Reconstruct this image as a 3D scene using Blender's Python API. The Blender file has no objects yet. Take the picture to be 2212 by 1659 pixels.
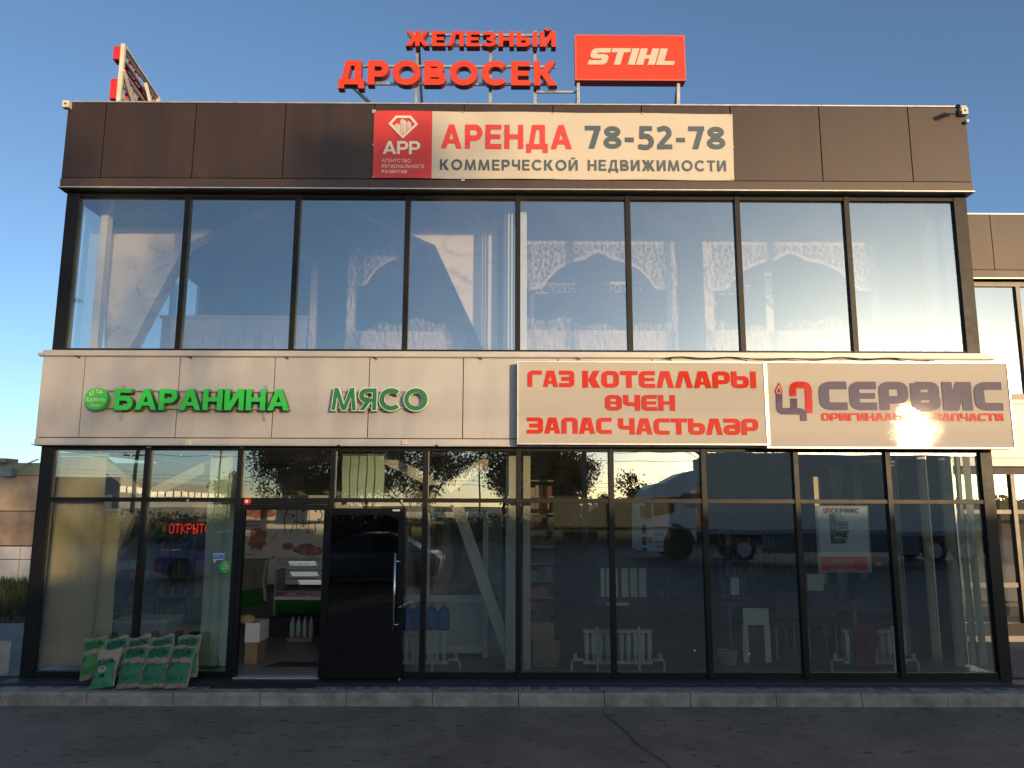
import bpy, math, random
from mathutils import Vector, Matrix
from mathutils.geometry import delaunay_2d_cdt
R = random.Random(7)
scene = bpy.context.scene
COL = scene.collection
rad = math.radians

# ------------------------------------------------------------------ camera
CAM = Vector((-0.13786, -9.95076, 2.3296))
CR = Vector((0.99998044, -0.00559426, 0.00279551))
CU = Vector((-0.00362623, -0.15448479, 0.98798851))
CF = Vector((0.0050952, 0.98797933, 0.15450206))
FPX = 3000 / 1.8228
cam_d = bpy.data.cameras.new("camera"); cam = bpy.data.objects.new("camera", cam_d); COL.objects.link(cam)
cam.matrix_world = Matrix(((CR.x, CU.x, -CF.x, CAM.x), (CR.y, CU.y, -CF.y, CAM.y), (CR.z, CU.z, -CF.z, CAM.z), (0, 0, 0, 1)))
cam_d.sensor_width = 36; cam_d.sensor_fit = 'HORIZONTAL'; cam_d.lens = 36 * 3000 / 4032
cam_d.clip_start = .1; cam_d.clip_end = 3000
scene.camera = cam

def A(x, y, Y=None, Z=None, X=None):
    """world point seen at (x, y) of the photograph (2212 px wide) on the plane Y=, Z= or X="""
    d = CF + CR * ((x - 1106) / FPX) - CU * ((y - 829.5) / FPX)
    if Y is not None: t = (Y - CAM.y) / d.y
    elif Z is not None: t = (Z - CAM.z) / d.z
    else: t = (X - CAM.x) / d.x
    return CAM + d * t

# ------------------------------------------------------------------ light
SUN = Vector((0.4732, -0.8769, 0.0855)).normalized()
w = bpy.data.worlds.new("World"); scene.world = w; w.use_nodes = True
nt = w.node_tree; bg = nt.nodes['Background']
sky = nt.nodes.new('ShaderNodeTexSky'); sky.sky_type = 'NISHITA'; sky.sun_disc = False
sky.sun_elevation = math.asin(SUN.z); sky.sun_rotation = math.atan2(SUN.x, SUN.y)
sky.air_density = 0.6; sky.dust_density = 0.75; sky.ozone_density = 1.6; sky.altitude = 0
nt.links.new(sky.outputs[0], bg.inputs[0]); bg.inputs[1].default_value = 0.15
sd = bpy.data.lights.new("sun", 'SUN'); sun = bpy.data.objects.new("sun", sd); COL.objects.link(sun)
sd.energy = 2.0; sd.angle = rad(0.55); sd.color = (1.0, 0.68, 0.36)
sun.rotation_euler = SUN.to_track_quat('Z', 'Y').to_euler(); sun.location = (20, -40, 30)
vs = scene.view_settings; vs.view_transform = 'Standard'; vs.look = 'None'; vs.gamma = 1; vs.exposure = 0.94; vs.use_curve_mapping = False

scene.cycles.max_bounces = 10; scene.cycles.transparent_max_bounces = 24; scene.cycles.glossy_bounces = 5
scene.cycles.sample_clamp_indirect = 6; scene.cycles.caustics_reflective = False

# ------------------------------------------------------------------ materials
MATS = {}
def lin(c):
    return tuple(((v / 255) / 12.92 if v / 255 <= .04045 else ((v / 255 + .055) / 1.055) ** 2.4) for v in c)
def mat(name, col, rough=.6, metal=0., var=.12, scale=6., bump=.0, bscale=40., spec=.5, coat=0., stretch=(1, 1, 1), rv=1):
    if name in MATS: return MATS[name]
    m = bpy.data.materials.new(name); m.use_nodes = True; n = m.node_tree.nodes; l = m.node_tree.links
    b = n['Principled BSDF']; b.inputs['Roughness'].default_value = rough; b.inputs['Metallic'].default_value = metal
    b.inputs['Specular IOR Level'].default_value = spec; b.inputs['Coat Weight'].default_value = coat
    tc = n.new('ShaderNodeTexCoord'); mp = n.new('ShaderNodeMapping'); mp.inputs[3].default_value = stretch
    l.new(tc.outputs['Object'], mp.inputs[0])
    nz = n.new('ShaderNodeTexNoise'); nz.inputs['Scale'].default_value = scale; nz.inputs['Detail'].default_value = 8; nz.inputs['Roughness'].default_value = .65
    l.new(mp.outputs[0], nz.inputs['Vector'])
    rp = n.new('ShaderNodeValToRGB'); rp.color_ramp.elements[0].position = .3; rp.color_ramp.elements[1].position = .72
    rp.color_ramp.elements[0].color = tuple(c * (1 - var) for c in col) + (1,)
    rp.color_ramp.elements[1].color = tuple(min(1, c * (1 + var)) for c in col) + (1,)
    l.new(nz.outputs[0], rp.inputs[0]); l.new(rp.outputs[0], b.inputs['Base Color'])
    mr = n.new('ShaderNodeMapRange'); mr.inputs[3].default_value = max(0, rough - .08 * rv - .008); mr.inputs[4].default_value = min(1, rough + .1 * rv + .012)
    l.new(nz.outputs[0], mr.inputs[0]); l.new(mr.outputs[0], b.inputs['Roughness'])
    if bump:
        n2 = n.new('ShaderNodeTexNoise'); n2.inputs['Scale'].default_value = bscale; n2.inputs['Detail'].default_value = 6
        l.new(mp.outputs[0], n2.inputs['Vector'])
        bp = n.new('ShaderNodeBump'); bp.inputs['Strength'].default_value = bump; bp.inputs['Distance'].default_value = .02
        l.new(n2.outputs[0], bp.inputs['Height']); l.new(bp.outputs[0], b.inputs['Normal'])
    MATS[name] = m; return m
def emis(name, col, s):
    if name in MATS: return MATS[name]
    m = bpy.data.materials.new(name); m.use_nodes = True; b = m.node_tree.nodes['Principled BSDF']
    b.inputs['Base Color'].default_value = col + (1,); b.inputs['Emission Color'].default_value = col + (1,); b.inputs['Emission Strength'].default_value = s
    MATS[name] = m; return m
def glass_mat(name, tint, r0, fr, refl=(1, 1, 1), wave=.02, dirt=.03):
    m = bpy.data.materials.new(name); m.use_nodes = True; n = m.node_tree.nodes; l = m.node_tree.links
    for x in list(n):
        if x.type == 'BSDF_PRINCIPLED': n.remove(x)
    out = [x for x in n if x.type == 'OUTPUT_MATERIAL'][0]
    tr = n.new('ShaderNodeBsdfTransparent'); tr.inputs[0].default_value = tint + (1,)
    gl = n.new('ShaderNodeBsdfGlossy'); gl.inputs[0].default_value = refl + (1,); gl.inputs['Roughness'].default_value = .0
    fn = n.new('ShaderNodeFresnel'); fn.inputs[0].default_value = 1.5
    ma = n.new('ShaderNodeMath'); ma.operation = 'MULTIPLY_ADD'; ma.inputs[1].default_value = fr; ma.inputs[2].default_value = r0; ma.use_clamp = True
    l.new(fn.outputs[0], ma.inputs[0])
    tc = n.new('ShaderNodeTexCoord'); nz = n.new('ShaderNodeTexNoise'); nz.inputs['Scale'].default_value = 1.1; nz.inputs['Detail'].default_value = 1
    l.new(tc.outputs['Object'], nz.inputs['Vector'])
    bp = n.new('ShaderNodeBump'); bp.inputs['Strength'].default_value = wave; bp.inputs['Distance'].default_value = .1
    l.new(nz.outputs[0], bp.inputs['Height']); l.new(bp.outputs[0], gl.inputs['Normal'])
    mx = n.new('ShaderNodeMixShader'); l.new(ma.outputs[0], mx.inputs[0]); l.new(tr.outputs[0], mx.inputs[1]); l.new(gl.outputs[0], mx.inputs[2])
    df = n.new('ShaderNodeBsdfDiffuse'); df.inputs[0].default_value = (.6, .58, .52, 1)
    nd = n.new('ShaderNodeTexNoise'); nd.inputs['Scale'].default_value = 3.; nd.inputs['Detail'].default_value = 9; nd.inputs['Roughness'].default_value = .7
    l.new(tc.outputs['Object'], nd.inputs['Vector'])
    mr = n.new('ShaderNodeMapRange'); mr.inputs[1].default_value = .35; mr.inputs[2].default_value = .8; mr.inputs[3].default_value = dirt * .3; mr.inputs[4].default_value = dirt * 2
    l.new(nd.outputs[0], mr.inputs[0])
    m2 = n.new('ShaderNodeMixShader'); l.new(mr.outputs[0], m2.inputs[0]); l.new(mx.outputs[0], m2.inputs[1]); l.new(df.outputs[0], m2.inputs[2])
    l.new(m2.outputs[0], out.inputs[0]); MATS[name] = m; return m

ANTHR = mat('anthracite_frame', (.009, .0095, .010), .42, 0, .2, 9, .02, 60, .22)
BROWN = mat('brown_composite_panel', (.040, .0235, .017), .45, 0.1, .2, 1.8, .015, 8, .5, 0, (2.2, 1, .3))
BROWN2 = mat('brown_flashing', (.058, .038, .028), .45, .1, .12, 3, .02, 10)
SILVER = mat('silver_composite_panel', (.43, .415, .40), .42, .15, .10, 1.6, .012, 5, .5, 0, (2.2, 1, .35))
SILVER2 = mat('silver_flashing', (.45, .43, .41), .45, .2, .10, 2, .02, 9)
EDGE = mat('galvanised_edge', (.5, .48, .46), .4, .5, .2, 8)
JOINT = mat('dark_joint', (.02, .018, .016), .9)
PLINTH = mat('plinth_slate', (.022, .026, .036), .6, 0, .25, 4, .1, 30)
GLASS_UP = glass_mat('reflective_upper_glass', (.92, .94, .92), .24, 1.5, (.78, .93, 1), .012, .035)
GLASS_LO = glass_mat('shop_glass', (.78, .84, .80), .20, 2.0, (.84, .95, 1), .012, .012)
DOORGL = glass_mat('dark_door_glass', (.03, .03, .03), .03, 1.2, (.9, .9, .9), .01, .004)
WHITE = mat('white_paint', (.72, .72, .70), .5, 0, .06, 5)
CREAM = mat('cream_metal', (.62, .58, .50), .5, 0, .1, 5)
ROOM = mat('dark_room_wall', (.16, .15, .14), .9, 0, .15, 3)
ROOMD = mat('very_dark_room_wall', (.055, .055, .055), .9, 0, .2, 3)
FLOOR = mat('floor_tile', (.22, .20, .17), .35, 0, .15, 3)
CARD = mat('cardboard', (.34, .22, .13), .85, 0, .1, 8)
BLIND = mat('blind_fabric', (.74, .63, .42), .8, 0, .06, 3, 0, 1, .2, 0, (8, 8, 1))
BLINDG = mat('green_blind_fabric', (.50, .62, .50), .8, 0, .06, 3, 0, 1, .2, 0, (8, 8, 1))
STEEL = mat('galvanised_steel', (.45, .44, .42), .42, .7, .2, 14)
RED = mat('red_acrylic', (.62, .050, .010), .32, 0, .03, 3)
REDP = mat('red_print', (.66, .045, .04), .5, 0, .03, 3)
GREEN = mat('green_acrylic', (.03, .50, .055), .32, 0, .03, 3)
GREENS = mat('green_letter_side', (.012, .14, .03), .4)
DGREEN = mat('dark_green_acrylic', (.015, .18, .055), .35, 0, .03, 3)
SIGNW = mat('sign_white_vinyl', (.48, .44, .375), .014, 0, .02, 1.2, .03, 2.2, .05, 0, (.5, 1, 26), 0)
BANW = mat('banner_white_vinyl', (.58, .52, .42), .55, 0, .03, 2, .05, 3)
SLATE = mat('slate_print', (.060, .095, .125), .5, 0, .05, 3)
PURP = mat('purple_print', (.115, .09, .14), .04, 0, .05, 3, 0, 3, .14, 0, (1, 1, 1), 0)
BLACK = mat('black_rubber', (.012, .012, .012), .7)
KERB = mat('kerb_concrete', (.29, .255, .215), .9, 0, .42, 4, .35, 60)
PAVE = mat('pavement_concrete', (.28, .25, .21), .9, 0, .25, 11, .3, 60)
BLUEP = mat('water_bottle_blue', (.02, .12, .50), .12, 0, .1, 4)
BLUE = mat('blue_sticker', (.03, .22, .62), .4)

# ------------------------------------------------------------------ mesh helpers
class MB:
    def __init__(s): s.v = []; s.f = []; s.mi = []; s.cur = 0
    def add(s, vs, fs):
        o = len(s.v); s.v += [tuple(v) for v in vs]; s.f += [tuple(i + o for i in f) for f in fs]; s.mi += [s.cur] * len(fs); return s
    def box(s, x0, x1, y0, y1, z0, z1):
        return s.add([(x0, y0, z0), (x1, y0, z0), (x1, y1, z0), (x0, y1, z0), (x0, y0, z1), (x1, y0, z1), (x1, y1, z1), (x0, y1, z1)],
                     [(0, 3, 2, 1), (4, 5, 6, 7), (0, 1, 5, 4), (1, 2, 6, 5), (2, 3, 7, 6), (3, 0, 4, 7)])
    def prism(s, poly, y0, y1):  # poly in (x,z), extruded y0..y1
        n = len(poly); vs = [(p[0], y0, p[1]) for p in poly] + [(p[0], y1, p[1]) for p in poly]
        fs = [tuple(range(n)), tuple(range(2 * n - 1, n - 1, -1))] + [(i, i + n, (i + 1) % n + n, (i + 1) % n) for i in range(n)]
        return s.add(vs, fs)
    def bar(s, a, b, w_, d=None, up=Vector((0, 1, 0))):
        a = Vector(a); b = Vector(b); d = d or w_; t = (b - a).normalized()
        if abs(t.dot(up)) > .95: up = Vector((1, 0, 0))
        u = t.cross(up).normalized(); v = t.cross(u).normalized(); u *= w_ / 2; v *= d / 2
        vs = [p + q for p in (a, b) for q in (-u - v, u - v, u + v, -u + v)]
        return s.add(vs, [(0, 1, 2, 3), (7, 6, 5, 4), (0, 4, 5, 1), (1, 5, 6, 2), (2, 6, 7, 3), (3, 7, 4, 0)])
    def tube(s, pts, r, n=8, r1=None, caps=True):
        pts = [Vector(p) for p in pts]; rings = []
        for i, p in enumerate(pts):
            t = (pts[min(i + 1, len(pts) - 1)] - pts[max(i - 1, 0)]).normalized()
            up = Vector((0, 0, 1)) if abs(t.z) < .9 else Vector((1, 0, 0))
            u = t.cross(up).normalized(); v = t.cross(u)
            rr = r if r1 is None else r + (r1 - r) * i / (len(pts) - 1)
            rings.append([p + (u * math.cos(2 * math.pi * k / n) + v * math.sin(2 * math.pi * k / n)) * rr for k in range(n)])
        vs = [q for g in rings for q in g]; fs = []
        for i in range(len(pts) - 1):
            for k in range(n): fs.append((i * n + k, i * n + (k + 1) % n, (i + 1) * n + (k + 1) % n, (i + 1) * n + k))
        if caps: fs += [tuple(range(n))[::-1], tuple(range((len(pts) - 1) * n, len(pts) * n))]
        return s.add(vs, fs)
    def lathe(s, c, prof, n=14):  # prof (r,z) about vertical axis at c
        vs = []; fs = []
        for r, z in prof:
            for k in range(n): vs.append((c[0] + r * math.cos(2 * math.pi * k / n), c[1] + r * math.sin(2 * math.pi * k / n), c[2] + z))
        for i in range(len(prof) - 1):
            for k in range(n): fs.append((i * n + k, i * n + (k + 1) % n, (i + 1) * n + (k + 1) % n, (i + 1) * n + k))
        return s.add(vs, fs)
    def disc(s, c, r, y0, y1, n=32):
        return s.prism([(c[0] + r * math.cos(2 * math.pi * k / n), c[1] + r * math.sin(2 * math.pi * k / n)) for k in range(n)], y0, y1)
    def mesh(s, name, mats):
        me = bpy.data.meshes.new(name); me.from_pydata(s.v, [], s.f)
        if not isinstance(mats, (list, tuple)): mats = [mats]
        for m in mats: me.materials.append(m)
        if len(mats) > 1: me.polygons.foreach_set('material_index', s.mi)
        me.update(); return me
    def build(s, name, mats, parent=None, bevel=0, smooth=False):
        me = s.mesh(name, mats)
        return link(name, me, parent, bevel, smooth)
def link(name, me, parent=None, bevel=0, smooth=False):
    o = bpy.data.objects.new(name, me); COL.objects.link(o)
    if parent: o.parent = parent; o.matrix_parent_inverse = Matrix.Translation(-parent.location) if parent.type == 'EMPTY' and parent.get('abs') else Matrix.Identity(4)
    if bevel:
        b = o.modifiers.new('bevel', 'BEVEL'); b.width = bevel; b.segments = 2; b.limit_method = 'ANGLE'; b.angle_limit = rad(40)
    if smooth: me.polygons.foreach_set('use_smooth', [True] * len(me.polygons))
    return o
def tag(o, label, cat=None, group=None, kind=None):
    if label: o['label'] = label
    if cat: o['category'] = cat
    if group: o['group'] = group
    if kind: o['kind'] = kind
    return o
def thing(name, label, cat, loc=(0, 0, 0), group=None, kind=None):
    """an Empty at the thing's base; its parts are modelled in world coordinates"""
    o = bpy.data.objects.new(name, None); COL.objects.link(o); o.location = loc; o.empty_display_size = .2; o['abs'] = 1
    return tag(o, label, cat, group, kind)
def copy_tree(o, parent=None):
    c = o.copy(); COL.objects.link(c)
    if parent: c.parent = parent
    for ch in list(o.children): copy_tree(ch, c)
    return c

# ------------------------------------------------------------------ lettering
def stroke(pts, t, r=0., closed=False, cap=0):
    P = [Vector(p[:2]).to_2d() for p in pts]; n = len(P); path = []
    for i, p in enumerate(P):
        if (not closed and i in (0, n - 1)) or r <= 0: path.append(p); continue
        a = P[(i - 1) % n]; b = P[(i + 1) % n]; da = (a - p); db = (b - p); lim = .5
        la = da.length * (lim if (closed or i - 1 > 0) else .999); lb = db.length * (lim if (closed or i + 1 < n - 1) else .999)
        ang = da.angle(db); rr = min(r, la * math.tan(ang / 2), lb * math.tan(ang / 2)); q = rr / math.tan(ang / 2)
        s0 = p + da.normalized() * q; s1 = p + db.normalized() * q
        for k in range(7):
            u = k / 6; path.append(s0 * (1 - u) ** 2 + p * 2 * u * (1 - u) + s1 * u * u)
    m = len(path); out = []; h_ = t / 2
    seg = [(path[i], path[(i + 1) % m]) for i in range(m if closed else m - 1)]; seg = [q for q in seg if (q[1] - q[0]).length > 1e-6]; N_ = []
    for a, b in seg:
        d = (b - a).normalized(); n_ = Vector((-d.y, d.x)) * h_; N_.append(n_); out.append([a + n_, a - n_, b - n_, b + n_])
    for i in range(len(seg) if closed else len(seg) - 1):
        n0 = N_[i]; n1 = N_[(i + 1) % len(seg)]; p = seg[i][1]
        if (n0 - n1).length > 1e-5:
            s_ = 1 if n0.cross(n1) < 0 else -1; out.append([p, p + n0 * s_, p + n1 * s_])
    return out
def arcp(cx, cy, rx, ry, a0, a1, n=20):
    return [(cx + rx * math.cos(rad(a0 + (a1 - a0) * k / n)), cy + ry * math.sin(rad(a0 + (a1 - a0) * k / n))) for k in range(n + 1)]
def dg(x0, y0, x1, y1, w): return [[(x0 - w / 2, y0), (x0 + w / 2, y0), (x1 + w / 2, y1), (x1 - w / 2, y1)]]
def rc(x0, y0, x1, y1): return [[(x0, y0), (x1, y0), (x1, y1), (x0, y1)]]
def union(polys):
    v = []; f = []
    for p in polys:
        a = sum(p[i][0] * p[(i + 1) % len(p)][1] - p[(i + 1) % len(p)][0] * p[i][1] for i in range(len(p)))
        if abs(a) < 1e-9: continue
        if a < 0: p = p[::-1]
        o = len(v); v += [Vector((q[0], q[1])) for q in p]; f.append(list(range(o, o + len(p))))
    r = delaunay_2d_cdt(v, [], f, 0, 1e-5)
    return [(p.x, p.y) for p in r[0]], [tuple(q) for q, og in zip(r[2], r[5]) if og]
def SQ(ch, t=.25):  # wide squared technical capitals
    h = t / 2; W = .78; xl = h; xr = W - h; tp = 1 - h; r = .16; S = lambda p, rr=r, c=False: stroke(p, t, rr, c)
    V = t * .98
    g = {
     'Г': (S([(xl, 0), (xl, tp), (W - .04, tp)]), W - .04),
     'З': (S([(0, tp), (xr, tp), (xr, .5), (.12, .5)], .1) + S([(.12, .5), (xr, .5), (xr, h), (0, h)], .12), W),
     'О': (S([(xl, h), (xr, h), (xr, tp), (xl, tp)], .2, True), W),
     'Ө': (S([(xl, h), (xr, h), (xr, tp), (xl, tp)], .2, True) + rc(xl, .42, xr, .58), W),
     'Т': (rc(0, 1 - t, W, 1) + rc(W / 2 - h, 0, W / 2 + h, 1 - t + .01), W),
     'Е': (S([(W - .06, tp), (xl, tp), (xl, h), (W - .06, h)]) + rc(xl, .5 - .1, W - .1, .5 + .1), W - .06),
     'Р': (S([(xl, 0), (xl, tp), (xr, tp), (xr, .36), (xl, .36)]), W),
     'Ь': (S([(xl, 1), (xl, h), (xr, h), (xr, .6), (xl, .6)]), W),
     'Ы': (S([(xl, 1), (xl, h), (xr, h), (xr, .6), (xl, .6)]) + rc(W + .07, 0, W + .07 + t, 1), W + .07 + t),
     'Ч': (S([(xl, 1), (xl, .42), (xr, .42)]) + rc(W - t, 0, W, 1), W),
     'Н': (rc(0, 0, t, 1) + rc(W - t, 0, W, 1) + rc(h, .39, W - h, .61), W),
     'П': (S([(xl, 0), (xl, tp), (xr, tp), (xr, 0)]), W),
     'С': (S([(W - .04, tp), (xl, tp), (xl, h), (W - .04, h)], .2), W - .04),
     'Ә': (S([(.0, tp), (xr, tp), (xr, h), (xl, h), (xl, .5), (xr, .5)], .17), W),
     'В': (S([(h, tp), (xr - .02, tp), (xr - .02, .5), (xl, .5)], .12) + S([(xl, .5), (xr, .5), (xr, h), (xl, h), (xl, tp)], .13) + rc(0, .1, t, .95), W),
     'И': (rc(0, .0, t, 1) + rc(W - t, 0, W, 1) + [[(t * .3, 0), (t * 1.5, 0), (W - t * .3, 1), (W - t * 1.5, 1)]], W),
     'Л': (dg(V / 2, 0, W / 2 - .1 + .03, 1, V) + dg(W - V / 2, 0, W / 2 + .1 - .03, 1, V), W),
     'А': (dg(V / 2, 0, W / 2 - .1 + .03, 1, V) + dg(W - V / 2, 0, W / 2 + .1 - .03, 1, V) + rc(.2, .2, W - .2, .38), W),
     'К': (rc(0, 0, t, 1) + dg(.62, 0, .40, .54, .34) + dg(.62, 1, .40, .46, .30), .79),
     'Ц': (S([(xl, 1), (xl, h), (xr, h), (xr, 1)]), W),
     'S': (S([(W, tp), (xl, tp), (xl, .5), (xr, .5), (xr, h), (0, h)], .1), W),
     'T': (rc(0, 1 - t * .9, W, 1) + rc(W / 2 - h, 0, W / 2 + h, 1 - t * .9 + .01), W),
     'I': (rc(0, 0, t * 1.1, 1), t * 1.1),
     'H': (rc(0, 0, t * 1.1, 1) + rc(W - t * 1.1, 0, W, 1) + rc(h, .38, W - h, .6), W),
     'L': (rc(0, 0, t * 1.1, 1) + rc(t * .5, 0, W - .04, t * .9), W - .04),
    }
    return g[ch]
def GB(ch, t=.25):  # heavy geometric capitals
    h = t / 2; S = lambda p, rr=0., c=False: stroke(p, t, rr, c)
    def bowl(x1, y0, y1, x0=h):
        ry = (y1 - y0) / 2; cx = x1 - ry; return S([(x0, y1)] + arcp(cx, (y0 + y1) / 2, ry, ry, 90, -90) + [(x0, y0)])
    g = {
     'Д': (rc(.0, -.16, .22, t * .95) + rc(.74, -.16, .96, t * .95) + rc(.1, .0, .9, t * .9) + rc(.28, 1 - t * .9, .84, 1) + dg(.21, .1, .38, 1, t * .95) + rc(.84 - t, .1, .84, 1), .96),
     'Р': (rc(0, 0, t, 1) + bowl(.78 - h, .34 + h - .02, 1 - h), .78),
     'О': (S(arcp(.53, .5, .53 - h, .515 - h + .0, 0, 342, 19), 0, True), 1.06),
     'С': (S(arcp(.53, .5, .53 - h, .515 - h, 42, 318, 22)), .98),
     'В': (rc(0, 0, t, 1) + bowl(.74 - h, .46 + h - .02, 1 - h) + bowl(.82 - h, h, .56 - h), .82),
     'Е': (rc(0, 0, t, 1) + rc(h, 0, .72, t * .88) + rc(h, 1 - t * .88, .71, 1) + rc(h, .5 - t * .42, .66, .5 + t * .42), .72),
     'К': (rc(0, 0, t, 1) + dg(.72, 0, .34, .58, .3) + dg(.68, 1, .30, .44, .29), .88),
     'Ж': (rc(.5, 0, .5 + t, 1) + dg(.14, 0, .50, .58, .28) + dg(.17, 1, .52, .44, .27) + dg(1.11, 0, .75, .58, .28) + dg(1.08, 1, .73, .44, .27), 1.25),
     'Л': (rc(.24, 1 - t * .88, .8, 1) + rc(.86 - t, 0, .86, 1) + stroke([(.0, h), (.12, h), (.24, .3), (.34, 1)], t * .9, .12), .86),
     'З': (stroke([(.02, .86)] + arcp(.36, .73, .24, .155, 110, -80, 12), t * .9) + stroke(arcp(.36, .29, .28, .185, 95, -100, 14) + [(.0, .17)], t * .9) + rc(.22, .42, .42, .6), .72),
     'Н': (rc(0, 0, t, 1) + rc(.84 - t, 0, .84, 1) + rc(h, .5 - t * .44, .8, .5 + t * .44), .84),
     'Ы': (rc(0, 0, t, 1) + bowl(.76 - h, h, .66 - h) + rc(.86, 0, .86 + t, 1), .86 + t),
     'Й': (rc(0, 0, t, 1) + rc(.86 - t, 0, .86, 1) + [[(.02, 0), (t + .05, 0), (.84, 1), (.84 - t - .03, 1)]] + stroke(arcp(.43, 1.24, .15, .13, 180, 360, 8), .13), .86),
     'М': (rc(0, 0, t * .9, 1) if False else dg(t / 2, 0, .12 + t * .45, 1, t * .92) + dg(1.12 - t / 2, 0, 1.0 - t * .45, 1, t * .92) + dg(.56, 0, .12 + t * .45, 1, t * .95) + dg(.56, 0, 1.0 - t * .45, 1, t * .95), 1.12),
     'А': ([[(0, 0), (t * 1.08, 0), (.47 + t * .5, 1), (.47 - t * .5, 1)], [(.94, 0), (.94 - t * 1.08, 0), (.47 - t * .5, 1), (.47 + t * .5, 1)]] + rc(.24, .2, .7, .2 + t * .8), .94),
     'Б': (rc(0, 0, t, 1) + rc(h, 1 - t * .88, .72, 1) + bowl(.8 - h, h * .9, .6 - h * .5), .8),
     'И': (rc(0, 0, t, 1) + rc(.84 - t, 0, .84, 1) + [[(.02, 0), (t + .05, 0), (.82, 1), (.82 - t - .03, 1)]], .84),
     'Т': (rc(0, 1 - t * .88, .78, 1) + rc(.39 - h, 0, .39 + h, .95), .78),
     'Г': (rc(0, 0, t, 1) + rc(h, 1 - t * .88, .64, 1), .64),
     'Ч': (stroke([(h, 1), (h, .46), (.7, .46)], t, .16) + rc(.78 - t, 0, .78, 1), .78),
     'Ь': (rc(0, 0, t, 1) + bowl(.76 - h, h * .9, .62 - h * .5), .76),
     'У': (dg(.1, 1, .44, .3, t * 1.05) + dg(.82, 1, .36, 0, t * 1.05), .86),
     '-': (rc(.04, .30, .42, .30 + t * .85), .46),
     '7': (rc(0, 1 - t * .9, .68, 1) + [[(.14, 0), (.14 + t * 1.1, 0), (.68, .9), (.68 - t * 1.1, .9)]], .7),
     '8': (stroke(arcp(.36, .74, .25 - .0, .26 - h, 0, 342, 19), t * .9, 0, True) + stroke(arcp(.36, .27, .29, .27 - h * .9, 0, 342, 19), t * .9, 0, True), .74),
     '5': (rc(.10, 1 - t * .88, .64, 1) + [[(.08, .46), (.08 + t * .85, .50), (.12 + t * .85, .98), (.12, .98)]] + stroke([(.13, .535)] + arcp(.34, .32, .26, .25, 78, -100, 16) + [(.04, .11)], t * .92), .7),
     '2': (stroke([(.05, .84)] + arcp(.33, .70, .22, .21, 125, -30, 14) + [(.12, .14)], t * .92) + rc(.03, 0, .66, t * .88), .68),
     'Я': (rc(.78 - t, 0, .78, 1) + [[(.78 - p[0], p[1]) for p in q] for q in bowl(.80 - h, .36 + h - .02, 1 - h)] + dg(.12, 0, .42, .42, .27), .78),
    }
    return g[ch]
def glyph_word(word, font, gap=.09, space=.4, shear=0., **kw):
    out = []; x = 0
    for ch in word:
        if ch == ' ': x += space; continue
        polys, adv = font(ch, **kw); v, f = union(polys)
        out.append(([(p[0] + x + shear * p[1], p[1]) for p in v], f)); x += adv + gap
    return out, x - gap
def gb_print(word, bl, tr, y, m, par, t=.2, gap=.13, one=True):
    return word_letters(word, GB, bl, tr, y, None, [m], par, name='lettering', one=one, t=t, gap=gap)
def solid(v, f, y0, y1, mb, mats=(0, 0)):
    """2D triangles (x,z) to a solid between y0 (front) and y1"""
    n = len(v); mb.cur = mats[0]
    mb.add([(p[0], y0, p[1]) for p in v], [q for q in f])
    if y1 is not None:
        mb.cur = mats[1]; o = [(p[0], y0, p[1]) for p in v] + [(p[0], y1, p[1]) for p in v]
        ed = {}
        for q in f:
            for i in range(len(q)): ed[(q[i], q[(i + 1) % len(q)])] = 1
        fs = [(b, a, a + n, b + n) for (a, b) in ed if (b, a) not in ed] + [tuple(i + n for i in q[::-1]) for q in f]
        mb.add(o, fs)
def box_fit(p0, p1):
    """bottom-left and top-right world points -> (x0,z0,width,height)"""
    return p0.x, p0.z, p1.x - p0.x, p1.z - p0.z
def word_letters(word, font, bl, tr, y0, y1, mats, parent, name='letter', midx=(0, 0), one=False, **kw):
    gl, wd = glyph_word(word, font, **kw); x0, z0, W, H = box_fit(bl, tr); mb = MB() if one else None; obs = []
    for v, f in gl:
        vv = [(x0 + p[0] * W / wd, z0 + p[1] * H) for p in v]
        m = mb if one else MB(); solid(vv, f, y0, y1, m, midx)
        if not one: obs.append(m.build(name, mats, parent))
    return mb.build(name, mats, parent) if one else obs
def text2d(body, off=0., shear=0., sp=1.):
    c = bpy.data.curves.new('t', 'FONT'); c.body = body; c.size = 1; c.offset = off; c.shear = shear; c.space_character = sp; c.resolution_u = 4
    o = bpy.data.objects.new('t', c); COL.objects.link(o); bpy.context.view_layer.update()
    me = o.to_mesh(); v = [(p.co.x, p.co.y) for p in me.vertices]; f = [tuple(p.vertices) for p in me.polygons]
    o.to_mesh_clear(); bpy.data.objects.remove(o); bpy.data.curves.remove(c)
    # merge doubled points so that side walls close up
    key = {}; idx = []; nv = []
    for p in v:
        k = (round(p[0], 5), round(p[1], 5))
        if k not in key: key[k] = len(nv); nv.append(p)
        idx.append(key[k])
    nf = []
    for q in f:
        q = tuple(dict.fromkeys(idx[i] for i in q))
        if len(q) > 2: nf.append(q)
    # orientation: make all faces counter-clockwise
    nf = [q if sum(nv[q[i]][0] * nv[q[(i + 1) % len(q)]][1] - nv[q[(i + 1) % len(q)]][0] * nv[q[i]][1] for i in range(len(q))) > 0 else q[::-1] for q in nf]
    return nv, nf
CAP = .727
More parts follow.
